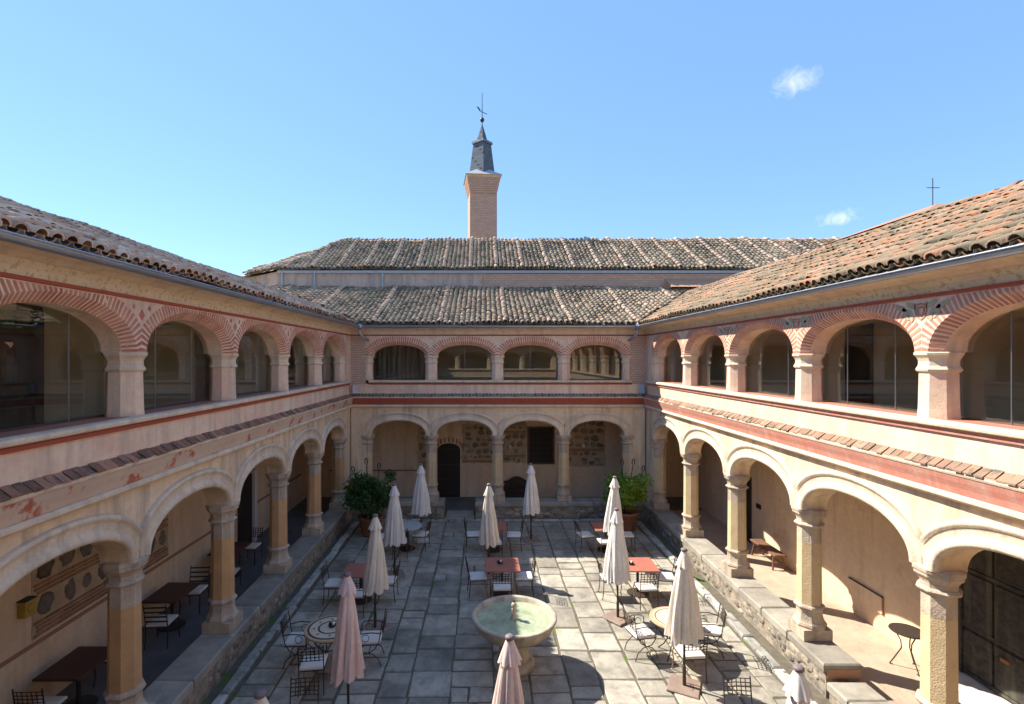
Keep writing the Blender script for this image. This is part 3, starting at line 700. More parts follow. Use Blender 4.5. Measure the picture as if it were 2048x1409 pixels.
# exposed masonry on the gallery walls
def masonry(P, w, u0, u1, z0, z1, vf, mode):
    ed = []
    wob = .25 if mode == 'courses' else 1
    nu = max(4, int((u1 - u0) / .12)); nz = max(4, int((z1 - z0) / .12))
    for k in range(nu): ed.append((u0 + (u1 - u0) * k / nu, z0 + wob * RN.uniform(-.04, .04)))
    for k in range(nz): ed.append((u1 + wob * RN.uniform(-.03, .06), z0 + (z1 - z0) * k / nz))
    for k in range(nu): ed.append((u1 - (u1 - u0) * k / nu, z1 + wob * RN.uniform(-.04, .06)))
    for k in range(nz): ed.append((u0 - wob * RN.uniform(-.03, .06), z1 - (z1 - z0) * k / nz))
    n = len(ed)
    pl = MB(P).add([(u, vf - .012, z) for u, z in ed] + [(u, vf + .03, z) for u, z in ed], [tuple(range(n))] + [(k, (k + 1) % n, n + (k + 1) % n, n + k) for k in range(n)]).build('exposed_masonry', 'mortar', w)
    def brick(u, z, l, h=.042): MB(P).box(u, u + l, vf - .03, vf - .005, z, z + h).build('brick', 'brick', pl)
    def course(z):
        u = u0 + RN.uniform(0, .1)
        while u < u1 - .1:
            l = min(RN.uniform(.22, .30), u1 - u); brick(u, z, l - .02); u += l
    z = z0 + .02
    if mode == 'courses':
        k = 0
        while z < z1 - .1:
            for _ in range(4 if k == 0 else 3): course(z); z += .07
            if z + .42 > z1: break
            u = u0 + .25
            while u < u1 - .2:
                q = RN.uniform(.13, .19)
                MB(P).blob((u, vf - .01, z + .2), (q * RN.uniform(.75, 1.15), .035, RN.uniform(.12, .19)), .26, 11, 6).build('field_stone', 'stone_dark', pl, True); u += q * 2 + RN.uniform(.08, .2)
            z += .42; k += 1
    else:
        while z < z1 - .12:
            h = RN.uniform(.17, .32); u = u0 + RN.uniform(.0, .15)
            if RN.random() < .25: course(z); z += .06; course(z); z += .075
            while u < u1 - .08:
                q = RN.uniform(.06, .19)
                if RN.random() < .15: u += RN.uniform(.08, .3); continue
                if u + 2 * q > u1: break
                MB(P).blob((u + q, vf - .008, z + h / 2 + RN.uniform(-.04, .04)), (q, .026, h * RN.uniform(.3, .48)), .24, 9, 5).build('field_stone', 'stone', pl, True); u += 2 * q + .04
            z += h
masonry(PL, inL, 8.45, 12.1, 1.32, 3.0, 2.25, 'courses')
masonry(PL, inL, 14.3, 15.4, 2.55, 3.4, 2.25, 'rubble')
masonry(PB, inB, -2.75, -1.98, 1.3, 3.3, 2.2, 'rubble')
masonry(PB, inB, -.85, .55, 1.55, 3.2, 2.2, 'rubble')
masonry(PB, inB, .75, 1.85, 1.55, 3.6, 2.2, 'rubble')
masonry(PB, inB, 3.55, 5.2, 1.4, 3.6, 2.2, 'rubble')
MB(PL).box(3, 21, 2.235, 2.252, 1.2, 1.27).build('dado_line', 'brick', inL)
MB(PB).box(-6.5, -2.8, 2.185, 2.203, 1.2, 1.26).build('dado_line', 'brick', inB)

# doors and windows
def gate(P, w, uc, hw, z0, zs, rise, vf):
    pts = [(uc - hw, z0)] + arch(uc, hw, zs, rise, 14) + [(uc + hw, z0)]
    n = len(pts)
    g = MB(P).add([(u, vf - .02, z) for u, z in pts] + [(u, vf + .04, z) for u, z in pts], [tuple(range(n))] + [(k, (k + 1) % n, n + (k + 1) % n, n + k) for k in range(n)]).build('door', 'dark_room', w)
    for k in range(9):
        u = uc - hw + .06 + k * (2 * hw - .12) / 8; t = abs(u - uc) / hw
        MB(P).box(u - .012, u + .012, vf - .055, vf - .03, z0, zs + rise * math.sqrt(max(0, 1 - t * t)) - .01).build('iron_bar', 'iron', g)
    for z in (z0 + .15, z0 + .75, z0 + 1.35, zs):
        MB(P).box(uc - hw + .02, uc + hw - .02, vf - .065, vf - .04, z, z + .05).build('iron_rail', 'iron', g)
    for k in range(11):
        a = math.pi * (k + .5) / 11; r = hw + .14
        u = uc - math.cos(a) * r; z = zs + math.sin(a) * (rise + .16)
        MB(P).box(u - .035, u + .035, vf - .03, vf - .004, z - .1, z + .1).build('brick', 'brick', g)
gate(PB, inB, -1.43, .48, .1, 2.1, .28, 2.2)
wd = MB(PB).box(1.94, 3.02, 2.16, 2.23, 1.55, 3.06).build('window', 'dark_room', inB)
for a, b, c, d in ((1.90, 1.97, 1.51, 3.10), (2.99, 3.06, 1.51, 3.10), (1.97, 2.99, 1.51, 1.57), (1.97, 2.99, 3.04, 3.10)): MB(PB).box(a, b, 2.12, 2.18, c, d).build('window_frame', 'wood_bench', wd)
for k in range(8): MB(PB).box(2.03 + k * .13, 2.05 + k * .13, 2.10, 2.12, 1.57, 3.04).build('iron_bar', 'iron', wd)
for k in range(6): MB(PB).box(1.97, 2.99, 2.118, 2.135, 1.70 + k * .24, 1.72 + k * .24).build('iron_bar', 'iron', wd)
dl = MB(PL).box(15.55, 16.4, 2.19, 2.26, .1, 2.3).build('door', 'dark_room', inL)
MB(PL).box(16.4, 16.55, 2.1, 2.25, .1, 2.4).build('door_jamb', 'white_paint', dl)
for k in range(9): MB(PL).box(15.45 + k * .13, 15.54 + k * .13, 2.22, 2.245, 2.34, 2.58).build('brick', 'brick', dl)
# weathered double door of the right gallery
dr = MB(PR).box(6.6, 9.14, 2.12, 2.21, .45, 3.7).build('door', 'wood_old', inR)
for a, b in ((6.65, 7.2), (7.25, 7.85), (7.95, 8.45), (8.5, 9.0)):
    for c, d in ((.55, 1.25), (1.35, 2.25), (2.35, 2.95)): MB(PR).block(a, b, 2.08, 2.125, c, d, .02).build('door_panel', 'wood_old', dr)
for z in (.47, 1.28, 2.27, 3.0, 3.3): MB(PR).box(6.62, 9.12, 2.09, 2.122, z, z + .06).build('door_rail', 'wood_old', dr)
for u in (6.6, 7.86, 9.02): MB(PR).box(u, u + .1, 2.06, 2.118, .45, 3.7).build('door_stile', 'wood_old', dr)
MB(PR).box(9.14, 9.26, 2.05, 2.2, .1, 3.8).build('door_jamb', 'wood_bench', dr)
MB(PR).box(8.2, 8.34, 2.055, 2.08, 1.05, 1.11).build('lock_plate', 'terracotta', dr)
MB(PR).box(7.6, 7.72, 2.05, 2.09, 2.75, 2.95).build('notice', 'white_paint', dr)
MB(PR).block(6.3, 9.2, 1.62, 2.18, .09, .43, .02, .005).build('door_step', 'white_base', inR)
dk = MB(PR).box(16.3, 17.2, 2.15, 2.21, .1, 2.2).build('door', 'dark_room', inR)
pn = MB(PR).box(10.95, 11.95, 2.165, 2.2, .50, .86).build('wall_panel', 'plaster_in', inR)
MB(PR).box(10.94, 11.96, 2.158, 2.2, .86, .872).build('panel_top', 'black', pn)
MB(PR).box(10.925, 10.945, 2.16, 2.2, .50, .86).build('panel_edge', 'brick', pn)
MB(PR).box(15.75, 16.0, 2.17, 2.2, 1.32, 1.46).build('door_plate', 'black', inR)
# upper rooms behind the glass
for a, b in ((7.6, 8.6), (13.2, 14.1)): MB(PL).box(a, b, 2.17, 2.235, 4.64, 6.75).build('upper_door', 'wood_dark', inL)
for a, b in ((5.2, 7.0), (11.2, 12.0)): MB(PR).box(a, b, 2.12, 2.185, 4.64, 6.75).build('upper_door', 'wood_dark', inR)
cv = []
for k in range(61):
    u = -4.4 + k * .04; cv.append((u, 1.4 + .05 * math.sin(k * 1.3)))
MB(PB).add([(u, v, 4.65) for u, v in cv] + [(u, v, 6.9) for u, v in cv], [(k, k + 1, 62 + k, 61 + k) for k in range(60)]).build('curtain', 'curtain', WB)

# ------------------------------------------------------------------ church and tower behind
ch = thing('church', (2, 24, 0), 'long church with lichened tile roof rising behind the far wing', 'building', worldkids=True)
YC = EY + LB + .02
MB().add([(-9.5, YC, 0), (24, YC, 0), (24, YC + 8, 0), (-9.5, YC + 8, 0), (-12.2, YC + 2.2, 0),
          (-9.5, YC, 10.12), (24, YC, 10.12), (24, YC + 8, 10.12), (-9.5, YC + 8, 10.12), (-12.2, YC + 2.2, 10.12)],
         [(0, 1, 6, 5), (1, 2, 7, 6), (2, 3, 8, 7), (3, 4, 9, 8), (4, 0, 5, 9), (5, 6, 7, 8, 9)]).build('wall', 'church', ch)
MB().box(-9.62, 24, YC - .14, YC + .02, 10.0, 10.12).build('cornice', 'lead', ch)
CE, CS, CLn = 10.15, .58, 3.65
yc0 = YC - .2
dC = roof(ch, Vector((0, yc0, CE)), Vector((1, 0, 0)), unit(0, 1, CS), -9.6, 20, CLn * math.hypot(1, CS),
     lambda p: p.x > -9.6 + (p.y - yc0) * .575, 'tile_back',
     [(-9.6, yc0, CE), (24, yc0, CE), (24, yc0 + CLn, CE + CS * CLn), (-7.5, yc0 + CLn, CE + CS * CLn)], stripe=(6, 2), single=120, tint_bias=-.08)
c1_, c2_, ap = Vector((-9.6, yc0, CE)), Vector((-12.5, yc0 + 2.3, CE)), Vector((-7.5, yc0 + CLn, CE + CS * CLn))
Ah = (c1_ - c2_); lenA = Ah.length; Ah.normalize(); nn = Ah.cross(ap - c2_).normalized(); Sh = nn.cross(Ah).normalized()
def in_tri(p):
    def side(a, b): return (b - a).cross(p - a).dot(nn)
    return side(c2_, c1_) >= -.02 and side(c1_, ap) >= 0 and side(ap, c2_) >= 0
roof(ch, c2_, Ah, Sh, 0, lenA + 2.5, (ap - c2_).dot(Sh), in_tri, 'tile_back', [tuple(c2_), tuple(c1_), tuple(ap)], single=0, tint_bias=-.08, stripe=(6, 3))
MB().add([tuple(c2_), tuple(ap), (-9, yc0 + 8, CE)], [(0, 1, 2)]).build('rear_roof_slope', 'deck', ch)
MB().add([(-7.5, yc0 + CLn, CE + CS * CLn - .01), (24, yc0 + CLn, CE + CS * CLn - .01), (24, yc0 + 8, CE), (-9, yc0 + 8, CE)], [(0, 1, 2, 3)]).build('rear_roof_slope', 'deck', ch)
ridge(dC, (-7.5, yc0 + CLn, CE + CS * CLn), (24, yc0 + CLn, CE + CS * CLn), .13, .45)
for x in (-9.42, -7.9, -4.7): MB().tube([(x, YC - .06, 9.3), (x, YC - .06, 10.05)], .05, 8).build('downpipe', 'lead', ch)
MB().box(.05, 24, YC - .05, YC + .01, 9.2, 9.98).build('brick_repair', 'tower_brick', ch)
MB().add([(8.6, YC - .9, 9.25), (12.5, YC - .9, 9.25), (12.5, YC - .06, 9.72), (8.6, YC - .06, 9.72), (8.6, YC - .06, 9.2)], [(0, 1, 2, 3), (0, 3, 4)]).build('lean_to_roof', 'ridge_tile', ch)

YT = 30.0
tw = thing('bell_tower', (0, YT, 0), 'slim brick bell tower with blue slate spire rising above the church ridge', 'tower', worldkids=True, rz=0)
TM = Matrix.Rotation(rad(6), 3, 'Z')
PT = lambda x, y, z: tuple(Vector((-.02, YT + .75, 0)) + TM @ Vector((x, y, z)))
MB(PT).box(-.80, .80, -.75, .75, 0, 15.75).build('shaft', 'tower_brick', tw)
def frustum(mb, r0, z0, r1, z1, rot=math.pi / 4): return mb.lathe([(r0 * math.sqrt(2), z0), (r1 * math.sqrt(2), z1)], 4, (0, 0), rot)
for k in range(7): frustum(MB(PT), .805 + k * .027, 15.72 + k * .125, .805 + k * .027, 15.80 + k * .125 + .05).build('brick_corbel', 'tower_brick', tw)
frustum(MB(PT), .99, 16.59, 1.02, 16.74).build('cornice', 'tower_plaster', tw)
sk = frustum(MB(PT), 1.07, 16.742, .35, 17.28).build('spire_skirt', 'lead', tw)
sp = MB(PT).lathe([(.80, 16.86), (.54, 18.90)], 4, (0, 0), math.pi / 2).build('spire', 'slate_rows', tw)
MB(PT).lathe([(.64, 18.89), (.63, 19.03), (.46, 19.10)], 4, (0, 0), math.pi / 2).build('spire_collar', 'slate', sp)
MB(PT).lathe([(.33, 19.09), (.04, 20.05)], 4, (0, 0), math.pi / 2).build('spire_tip', 'slate_rows', sp)
vn = thing('weather_vane', PT(0, 0, 20.05), 'iron weather vane with ball and arrow on the spire tip', 'weather vane')
MB().tube([(0, 0, -.05), (0, 0, 1.95)], [.03] + [.018], 6).build('rod', 'iron', vn)
MB().lathe([(.01, .17), (.10, .22), (.135, .32), (.10, .42), (.01, .47)], 12).build('ball', 'iron', vn, True)
MB().tube([(.30, 0, .66), (-.05, 0, .82), (-.20, 0, .95)], .02).build('arrow', 'iron', vn)
MB().add([(-.34, -.01, 1.13), (-.22, -.01, 1.10), (-.06, -.01, .86), (-.16, -.01, .86), (-.34, .01, 1.13), (-.22, .01, 1.10), (-.06, .01, .86), (-.16, .01, .86)], [(0, 1, 2, 3), (7, 6, 5, 4), (0, 1, 5, 4), (1, 2, 6, 5), (2, 3, 7, 6), (3, 0, 4, 7)]).build('tail', 'iron', vn)
cr = thing('iron_cross', (11.3, 12.8, 9.0), 'thin iron cross standing behind the right roof ridge', 'cross')
MB().tube([(0, 0, 0), (0, 0, 1.52)], .010).build('post', 'iron', cr)
MB().tube([(-.15, 0, 1.28), (.17, 0, 1.28)], .009).build('arm', 'iron', cr)
hp = thing('hipped_roof', (11.4, 12.6, 0), 'orange tiled hip peak showing just above the right roof ridge', 'roof', worldkids=True)
MB().add([(9.6, 11.0, 9.2), (13.2, 11.0, 9.2), (13.2, 14.5, 9.2), (9.6, 14.5, 9.2), (11.35, 12.75, 9.86)], [(0, 1, 4), (1, 2, 4), (2, 3, 4), (3, 0, 4)]).build('hip_slope', 'brick', hp)
MB().box(9.8, 13.0, 11.2, 14.3, 0, 9.2).build('wall', 'plaster', hp)

# ------------------------------------------------------------------ lamps and small fittings
def floodlight(x, y, z, s, lab):
    t = thing('floodlight', (x, y, z), lab, 'floodlight', rz=s * rad(35))
    MB().block(-.10, .10, -.10, .02, -.16, .16, .02).build('housing', 'zinc', t)
    MB().box(-.085, .085, -.112, -.101, -.14, .14).build('lens', 'flood', t)
    MB().tube([(0, .0, -.1), (0, .15, -.16)], .02).build('bracket', 'iron', t)
floodlight(-4.78, 18.98, 4.86, 1, 'grey floodlight on the ledge in the left inner corner')
floodlight(5.97, 18.98, 4.86, -1, 'grey floodlight on the ledge in the right inner corner')
def sconce(P, u, v, z, lab):
    t = thing('wall_lamp', P(u, v, z), lab, 'wall lamp', worldkids=True)
    MB(P).lathe([(.02, z + .1), (.05, z + .06), (.075, z), (.05, z - .06), (.02, z - .08)], 10, (u, v - .08)).build('globe', 'white_paint', t, True)
    MB(P).box(u - .03, u + .03, v - .04, v, z - .04, z + .04).build('mount', 'iron', t)
sconce(PB, 1.17, 2.15, 2.24, 'small white wall lamp left of the barred window')
sconce(PB, 4.27, 2.15, 2.28, 'small white wall lamp right of the barred window')
sconce(PR, 13.2, 2.2, 2.9, 'small white wall lamp above the bench in the right gallery')
yb = thing('alarm_box', (-7.42, 8.28, 1.96), 'ochre metal box with round front on the left gallery wall', 'alarm box')
MB().box(-.04, .09, -.10, .10, -.14, .12).build('case', 'yellow', yb)
MB().box(-.05, .10, -.11, .11, .12, .135).build('lid', 'black', yb)
MB().lathe([(.07, .091), (.065, .11), (.02, .12)], 14).build('disc', 'yellow', yb).rotation_euler = (0, rad(90), 0)
ex = thing('exit_sign', (-7.40, 8.02, 6.55), 'green exit sign on the wall of the upper left gallery', 'sign')
MB().box(-.02, .02, -.17, .17, -.08, .08).build('board', 'green_sign', ex)
MB().box(.02, .024, -.13, .02, -.008, .008).build('arrow', 'white_paint', ex)
m = MB().box(.02, .024, .06, .14, -.06, -.045).box(.02, .024, .06, .14, .045, .06).box(.02, .024, .06, .072, -.06, .06).box(.02, .024, .128, .14, -.06, .06).box(.02, .026, .09, .11, -.03, .03)
m.build('running_figure', 'white_paint', ex)
spk = thing('loudspeaker', (-6.35, 7.15, 6.65), 'black loudspeaker under the ceiling of the upper left gallery', 'loudspeaker')
MB().add([(-.12, -.1, -.2), (.12, -.1, -.2), (.12, .1, -.2), (-.12, .1, -.2), (-.09, -.08, .3), (.09, -.08, .3), (.09, .08, .3), (-.09, .08, .3)], [(0, 3, 2, 1), (4, 5, 6, 7), (0, 1, 5, 4), (1, 2, 6, 5), (2, 3, 7, 6), (3, 0, 4, 7)]).build('cabinet', 'black', spk)
MB().tube([(0, 0, .3), (0, 0, .36)], .03).build('bracket', 'iron', spk)

# ------------------------------------------------------------------ fountain
FX, FY = .615, 9.96
fo = thing('fountain', (FX, FY, 0), 'round limestone basin fountain full of green water in the courtyard', 'fountain')
MB().lathe([(.40, 0), (.40, .10), (.37, .13), (.34, .16)], 32).build('foot', 'fountain', fo, True)
MB().lathe([(.31, .15), (.29, .22), (.28, .50), (.32, .60)], 24).build('pedestal', 'fountain', fo, True)
MB().lathe([(.28, .58), (.42, .60), (.62, .68), (.75, .80), (.805, .91), (.815, .94), (.83, .96), (.83, .99), (.81, 1.005), (.755, 1.003), (.735, .985), (.72, .90), (.55, .70), (.1, .60)], 56).build('basin', 'fountain', fo, True)
# water with circular ripples as real relief
wv = [(0, 0, .915)]; wf = []
for i in range(1, 26):
    r = .728 * i / 25
    for k in range(56):
        a = 2 * math.pi * k / 56; d = math.hypot(r * math.cos(a) - .22, r * math.sin(a) + .12)
        wv.append((r * math.cos(a), r * math.sin(a), .915 + (.010 * math.sin(d * 52) * math.exp(-d * 2.0) if i < 25 else 0)))
for k in range(56): wf.append((0, 1 + k, 1 + (k + 1) % 56))
for i in range(24):
    for k in range(56): wf.append((1 + i * 56 + k, 1 + (i + 1) * 56 + k, 1 + (i + 1) * 56 + (k + 1) % 56, 1 + i * 56 + (k + 1) % 56))
MB().add(wv, wf).build('water', 'water', fo, True)
spt = MB().lathe([(.075, .66), (.075, .92), (.06, .96), (.045, 1.0), (.042, 1.08), (.05, 1.10), (.035, 1.12), (.045, 1.15), (.055, 1.18), (.045, 1.21), (.02, 1.235)], 14).build('spout', 'fountain', fo, True)
MB().lathe([(.016, 1.23), (.014, 1.27)], 8).build('nozzle', 'black', spt)

# ------------------------------------------------------------------ parasols
def make_parasol(fab, seed, base):
    r = random.Random(seed)
    o = bpy.data.objects.new('parasol', None); COL.objects.link(o)
    MB().tube([(0, 0, .03), (0, 0, 2.40)], .021, 8).build('pole', 'iron', o)
    n, rings = 96, 18; vs = []; fs = []; ph = r.uniform(0, 6); ph2 = r.uniform(0, 6)
    ribs = sorted(2 * math.pi * (k + r.uniform(-.22, .22)) / 8 for k in range(8))
    amp = [r.uniform(.86, 1.16) for _ in range(8)]; dep = [r.uniform(.20, .46) for _ in range(8)]; hem = [r.uniform(-.07, .05) for _ in range(8)]
    tw_ = r.uniform(-.5, .5)
    for i in range(rings + 1):
        t = i / rings; z = 2.42 - 1.50 * t
        rr = .05 + .245 * t ** .9 + (.02 * math.sin(t * math.pi))
        for k in range(n):
            a = 2 * math.pi * k / n; b = (a - ribs[0]) % (2 * math.pi) + ribs[0]
            j = max(q for q in range(8) if ribs[q] <= b + 1e-9); nx = ribs[j + 1] if j < 7 else ribs[0] + 2 * math.pi
            x = (b - ribs[j]) / (nx - ribs[j]); bulge = math.sin(math.pi * x) ** .7
            crease = .045 * math.sin(19 * a + ph2 + 5 * t) * t + .03 * math.sin(31 * a + ph - 9 * t) * t
            q = rr * (amp[j] * bulge + (1 - bulge) * (1 - dep[j] * min(1, t * 1.6)) + crease)
            dz = 0
            if t > .72: dz = (t - .72) / .28 * (.07 * (.5 - bulge) + hem[j] * bulge)
            a2 = a + tw_ * t
            vs.append((q * math.cos(a2), q * math.sin(a2), z + dz))
    for i in range(rings):
        for k in range(n): fs.append((i * n + k, i * n + (k + 1) % n, (i + 1) * n + (k + 1) % n, (i + 1) * n + k))
    MB().add(vs, fs).build('canopy', fab, o, True)
    vs = []; fs = []
    for i in range(6):
        t = i / 5; z = 2.50 - .27 * t; rr = .04 + .118 * t
        for k in range(48):
            a = 2 * math.pi * k / 48; pl = abs(math.sin(4 * a + ph))
            q = rr * (1 - .28 * t * (1 - pl)); vs.append((q * math.cos(a), q * math.sin(a), z + .03 * t * (.5 - pl)))
    for i in range(5):
        for k in range(48): fs.append((i * 48 + k, i * 48 + (k + 1) % 48, (i + 1) * 48 + (k + 1) % 48, (i + 1) * 48 + k))
    MB().add(vs, fs).build('top_flounce', fab, o, True)
    MB().lathe([(.045, 2.485), (.06, 2.50), (.06, 2.525), (.045, 2.54), (.015, 2.55)], 14).build('finial', 'cap_plastic', o, True)
    if base == 'plate':
        b = MB().block(-.27, .27, -.27, .27, .012, .045, .012).build('base_plate', 'plate', o)
        MB().lathe([(.032, .04), (.032, .38), (.026, .39)], 10).build('socket', 'iron', b)
        sq = [(-.10 + .02 * k, -.15 + .018 * math.sin(k * 2.1) + .01 * math.sin(k * 5), .047) for k in range(11)]
        MB().tube(sq, .004, 4).build('embossed_mark', 'black', b)
        MB().tube([(.03, 0, .16), (.09, 0, .16)], .008, 5).build('clamp_screw', 'iron', b)
    else:
        b = MB().lathe([(.24, .012), (.25, .03), (.24, .07), (.10, .10)], 24).build('round_base', 'white_base', o, True)
        MB().lathe([(.032, .09), (.032, .38)], 10).build('socket', 'white_base', b)
    return o
parasols = [
 (-2.17, 8.26, 'fab_pink', 'plate', 20, 'faded pink closed parasol in front of the left mosaic table'),
 (-2.38, 11.30, 'fab_cream', 'plate', 40, 'cream closed parasol behind the pink one on the left side'),
 (-2.43, 14.10, 'fab_white', 'plate', 15, 'closed parasol in front of the grey round stone table at the far left'),
 (-2.01, 16.70, 'fab_white', 'round', 0, 'white closed parasol on a round white base left of the barred gate'),
 (.18, 14.10, 'fab_cream', 'plate', 30, 'cream closed parasol behind the red table in the middle'),
 (1.60, 16.80, 'fab_white', 'plate', 10, 'white closed parasol standing before the far bench and window'),
 (3.85, 14.97, 'fab_white', 'plate', 25, 'white closed parasol beside the bright green potted shrub'),
 (3.12, 11.75, 'fab_white', 'plate', 38, 'tall white closed parasol on a square plate right of the fountain'),
 (3.68, 9.30, 'fab_cream', 'plate', 62, 'cream closed parasol in front of the right mosaic table'),
 (.368, 6.36, 'fab_pink', 'plate', 12, 'pink closed parasol in the foreground before the fountain'),
 (-2.28, 5.32, 'fab_cream', 'plate', 12, 'cream parasol whose tip just enters the bottom left edge'),
 (3.56, 5.76, 'fab_white', 'plate', 12, 'white parasol tip at the bottom edge near the right arcade'),
]
for i, (x, y, fab, base, rz, lab) in enumerate(parasols):
    o = make_parasol(fab, 100 + i, base); o.location = (x, y, 0); o.rotation_euler = (rad(RN.uniform(-.8, .8)), rad(RN.uniform(-.8, .8)), rad(rz))
    tag(o, lab, 'parasol', 'closed parasols in the courtyard')

# ------------------------------------------------------------------ chairs
def make_chair(scroll=False, ladder=False, legs='iron_pale'):
    o = bpy.data.objects.new('iron_armchair' if scroll else 'iron_chair', None); COL.objects.link(o)
    W = .215
    for s in (-1, 1):
        if scroll:
            MB().tube([(s * W, -.27, .93), (s * W, -.23, .66), (s * W, -.20, .50), (s * W, -.12, .36), (s * W, .0, .28), (s * W, .12, .30), (s * W, .20, .40), (s * W, .22, .47)], .010).build('curved_leg', 'iron', o)
            MB().tube([(s * W, -.24, .015), (s * W, -.19, .16), (s * W, -.08, .26), (s * W, .02, .28), (s * W, .12, .25), (s * W, .21, .15), (s * W, .25, .015)], .010).build('curved_leg', 'iron', o)
            MB().tube([(s * W, -.22, .66), (s * (W + .03), -.05, .69), (s * (W + .03), .16, .67), (s * (W + .02), .21, .62), (s * W, .20, .47)], .010).build('armrest', 'iron', o)
            MB().tube([(s * W, .06 + .07 * math.cos(t * .6), .57 + .07 * math.sin(t * .6)) for t in range(11)], .006, 5).build('scroll', 'iron', o)
        else:
            MB().tube([(s * W, -.29, .93), (s * W, -.24, .62), (s * W, -.21, .44), (s * W, -.22, .2), (s * (W + .005), -.245, .012)], .0105).build('rear_leg', 'iron', o)
            MB().tube([(s * W, .20, .44), (s * (W + .012), .225, .36), (s * (W - .004), .205, .2), (s * (W + .012), .235, .012)], .012).build('front_leg', legs, o)
    MB().tube([(-W, -.21, .44), (W, -.21, .44), (W, .20, .44), (-W, .20, .44)], .011, 6, True).build('seat_frame', 'iron', o)
    if scroll:
        MB().tube([(-W, 0, .28), (W, 0, .28)], .009).build('stretcher', 'iron', o)
    # cushion
    vs = []; n = 7
    for zz, e in ((.45, 0), (.475, .012), (.50, 0), (.508, -.05)):
        for (sx, sy) in ((-1, -1), (1, -1), (1, 1), (-1, 1)): vs.append((sx * (.205 + e), -.005 + sy * (.205 + e), zz))
    fs = [(0, 3, 2, 1), (12, 13, 14, 15)]
    for i in range(3):
        for k in range(4): fs.append((i * 4 + k, i * 4 + (k + 1) % 4, i * 4 + 4 + (k + 1) % 4, i * 4 + 4 + k))
    MB().add(vs, fs).build('cushion', 'cushion', o)
    # woven backrest
    b = MB(); yy = lambda z: -.21 - .08 * (z - .44) / .49 - .01
    if ladder:
        for z in (.56, .66, .76, .86): b.add([(-W, yy(z) - .006, z), (W, yy(z) - .006, z), (W, yy(z) - .006, z + .03), (-W, yy(z) - .006, z + .03), (-W, yy(z) + .006, z), (W, yy(z) + .006, z), (W, yy(z) + .006, z + .03), (-W, yy(z) + .006, z + .03)], [(0, 1, 2, 3), (7, 6, 5, 4), (0, 1, 5, 4), (3, 2, 6, 7)])
    else:
        for k in range(5):
            z = .645 + k * .06; b.tube([(-W, yy(z), z), (0, yy(z) - .015, z + .004), (W, yy(z), z)], .0085, 4)
        for k in range(1, 6):
            x = -W + 2 * W * k / 6; b.tube([(x, yy(.64) - .012, .64), (x, yy(.89) - .012, .89)], .0085, 4)
    b.build('back_grid' if not ladder else 'back_slats', 'iron', o)
    return o
plain = make_chair(); scroll = make_chair(True); ladder = make_chair(False, True, 'iron'); darkc = make_chair(False, False, 'iron')
used = set()
def chair(proto, x, y, ang, lab, grp, z=0):
    if proto.name in used: o = clone(proto)
    else: used.add(proto.name); o = proto
    o.location = (x, y, z); o.rotation_euler.z = rad(ang); tag(o, lab, 'chair', grp)
# angle 0 faces away from the camera (+Y); 90 faces left; -90 faces right; 180 faces the camera
C1 = 'iron chairs in the courtyard'
J = lambda: RN.uniform(-7, 7)
for pr, x, y, a, lab in (
 (scroll, -3.62, 10.05, -85, 'iron armchair left of the left mosaic table'),
 (plain, -3.07, 9.28, 4, 'iron chair on the near side of the left mosaic table'),
 (scroll, -2.22, 10.10, 95, 'iron armchair between the left mosaic table and the paving, behind the pink parasol'),
 (plain, -2.80, 7.85, 183, 'grid-backed iron chair cut by the bottom edge on the left'),
 (plain, 4.05, 7.85, 178, 'grid-backed iron chair cut by the bottom edge on the right'),
 (plain, -3.62, 12.55, -88, 'cushioned iron chair left of the shaded dark red table'),
 (plain, -2.38, 12.70, 92, 'cushioned iron chair right of the shaded dark red table, by the cream parasol'),
 (plain, -2.98, 12.00, 3, 'iron chair on the near side of the shaded dark red table'),
 (plain, -2.50, 15.45, 10, 'iron chair on the near side of the grey round stone table'),
 (plain, -1.95, 16.05, 80, 'iron chair right of the grey round stone table'),
 (plain, -3.02, 15.85, -85, 'iron chair left of the grey round stone table'),
 (plain, -.28, 16.05, -90, 'iron chair left of the farthest middle red table'),
 (plain, .35, 15.35, 2, 'iron chair on the near side of the farthest middle red table'),
 (plain, .98, 16.0, 88, 'iron chair right of the farthest middle red table'),
 (plain, -.12, 12.95, -84, 'iron chair left of the middle red table behind the fountain'),
 (plain, .46, 12.38, 2, 'iron chair between the fountain and the middle red table'),
 (plain, 1.04, 12.95, 87, 'iron chair right of the middle red table behind the fountain'),
 (plain, 3.22, 16.0, -80, 'iron chair left of the red table by the green shrub'),
 (plain, 3.72, 15.42, 8, 'iron chair on the near side of the red table by the green shrub'),
 (plain, 4.50, 16.0, 85, 'iron chair right of the red table by the green shrub'),
 (plain, 3.22, 12.85, -88, 'iron chair left of the sunlit red table, behind the tall white parasol'),
 (plain, 3.95, 12.35, 2, 'iron chair on the near side of the sunlit red table on the right'),
 (plain, 4.62, 12.92, 80, 'iron chair right of the sunlit red table on the right'),
 (scroll, 3.20, 10.32, -78, 'iron armchair with scroll arms left of the right mosaic table'),
 (plain, 3.90, 9.62, 3, 'iron chair on the near side of the right mosaic table'),
 (scroll, 4.62, 10.42, 75, 'iron armchair right of the right mosaic table, by the drain kerb'),
): chair(pr, x, y, a + RN.uniform(-4, 4), lab, C1)
C2 = 'dark chairs in the left gallery'
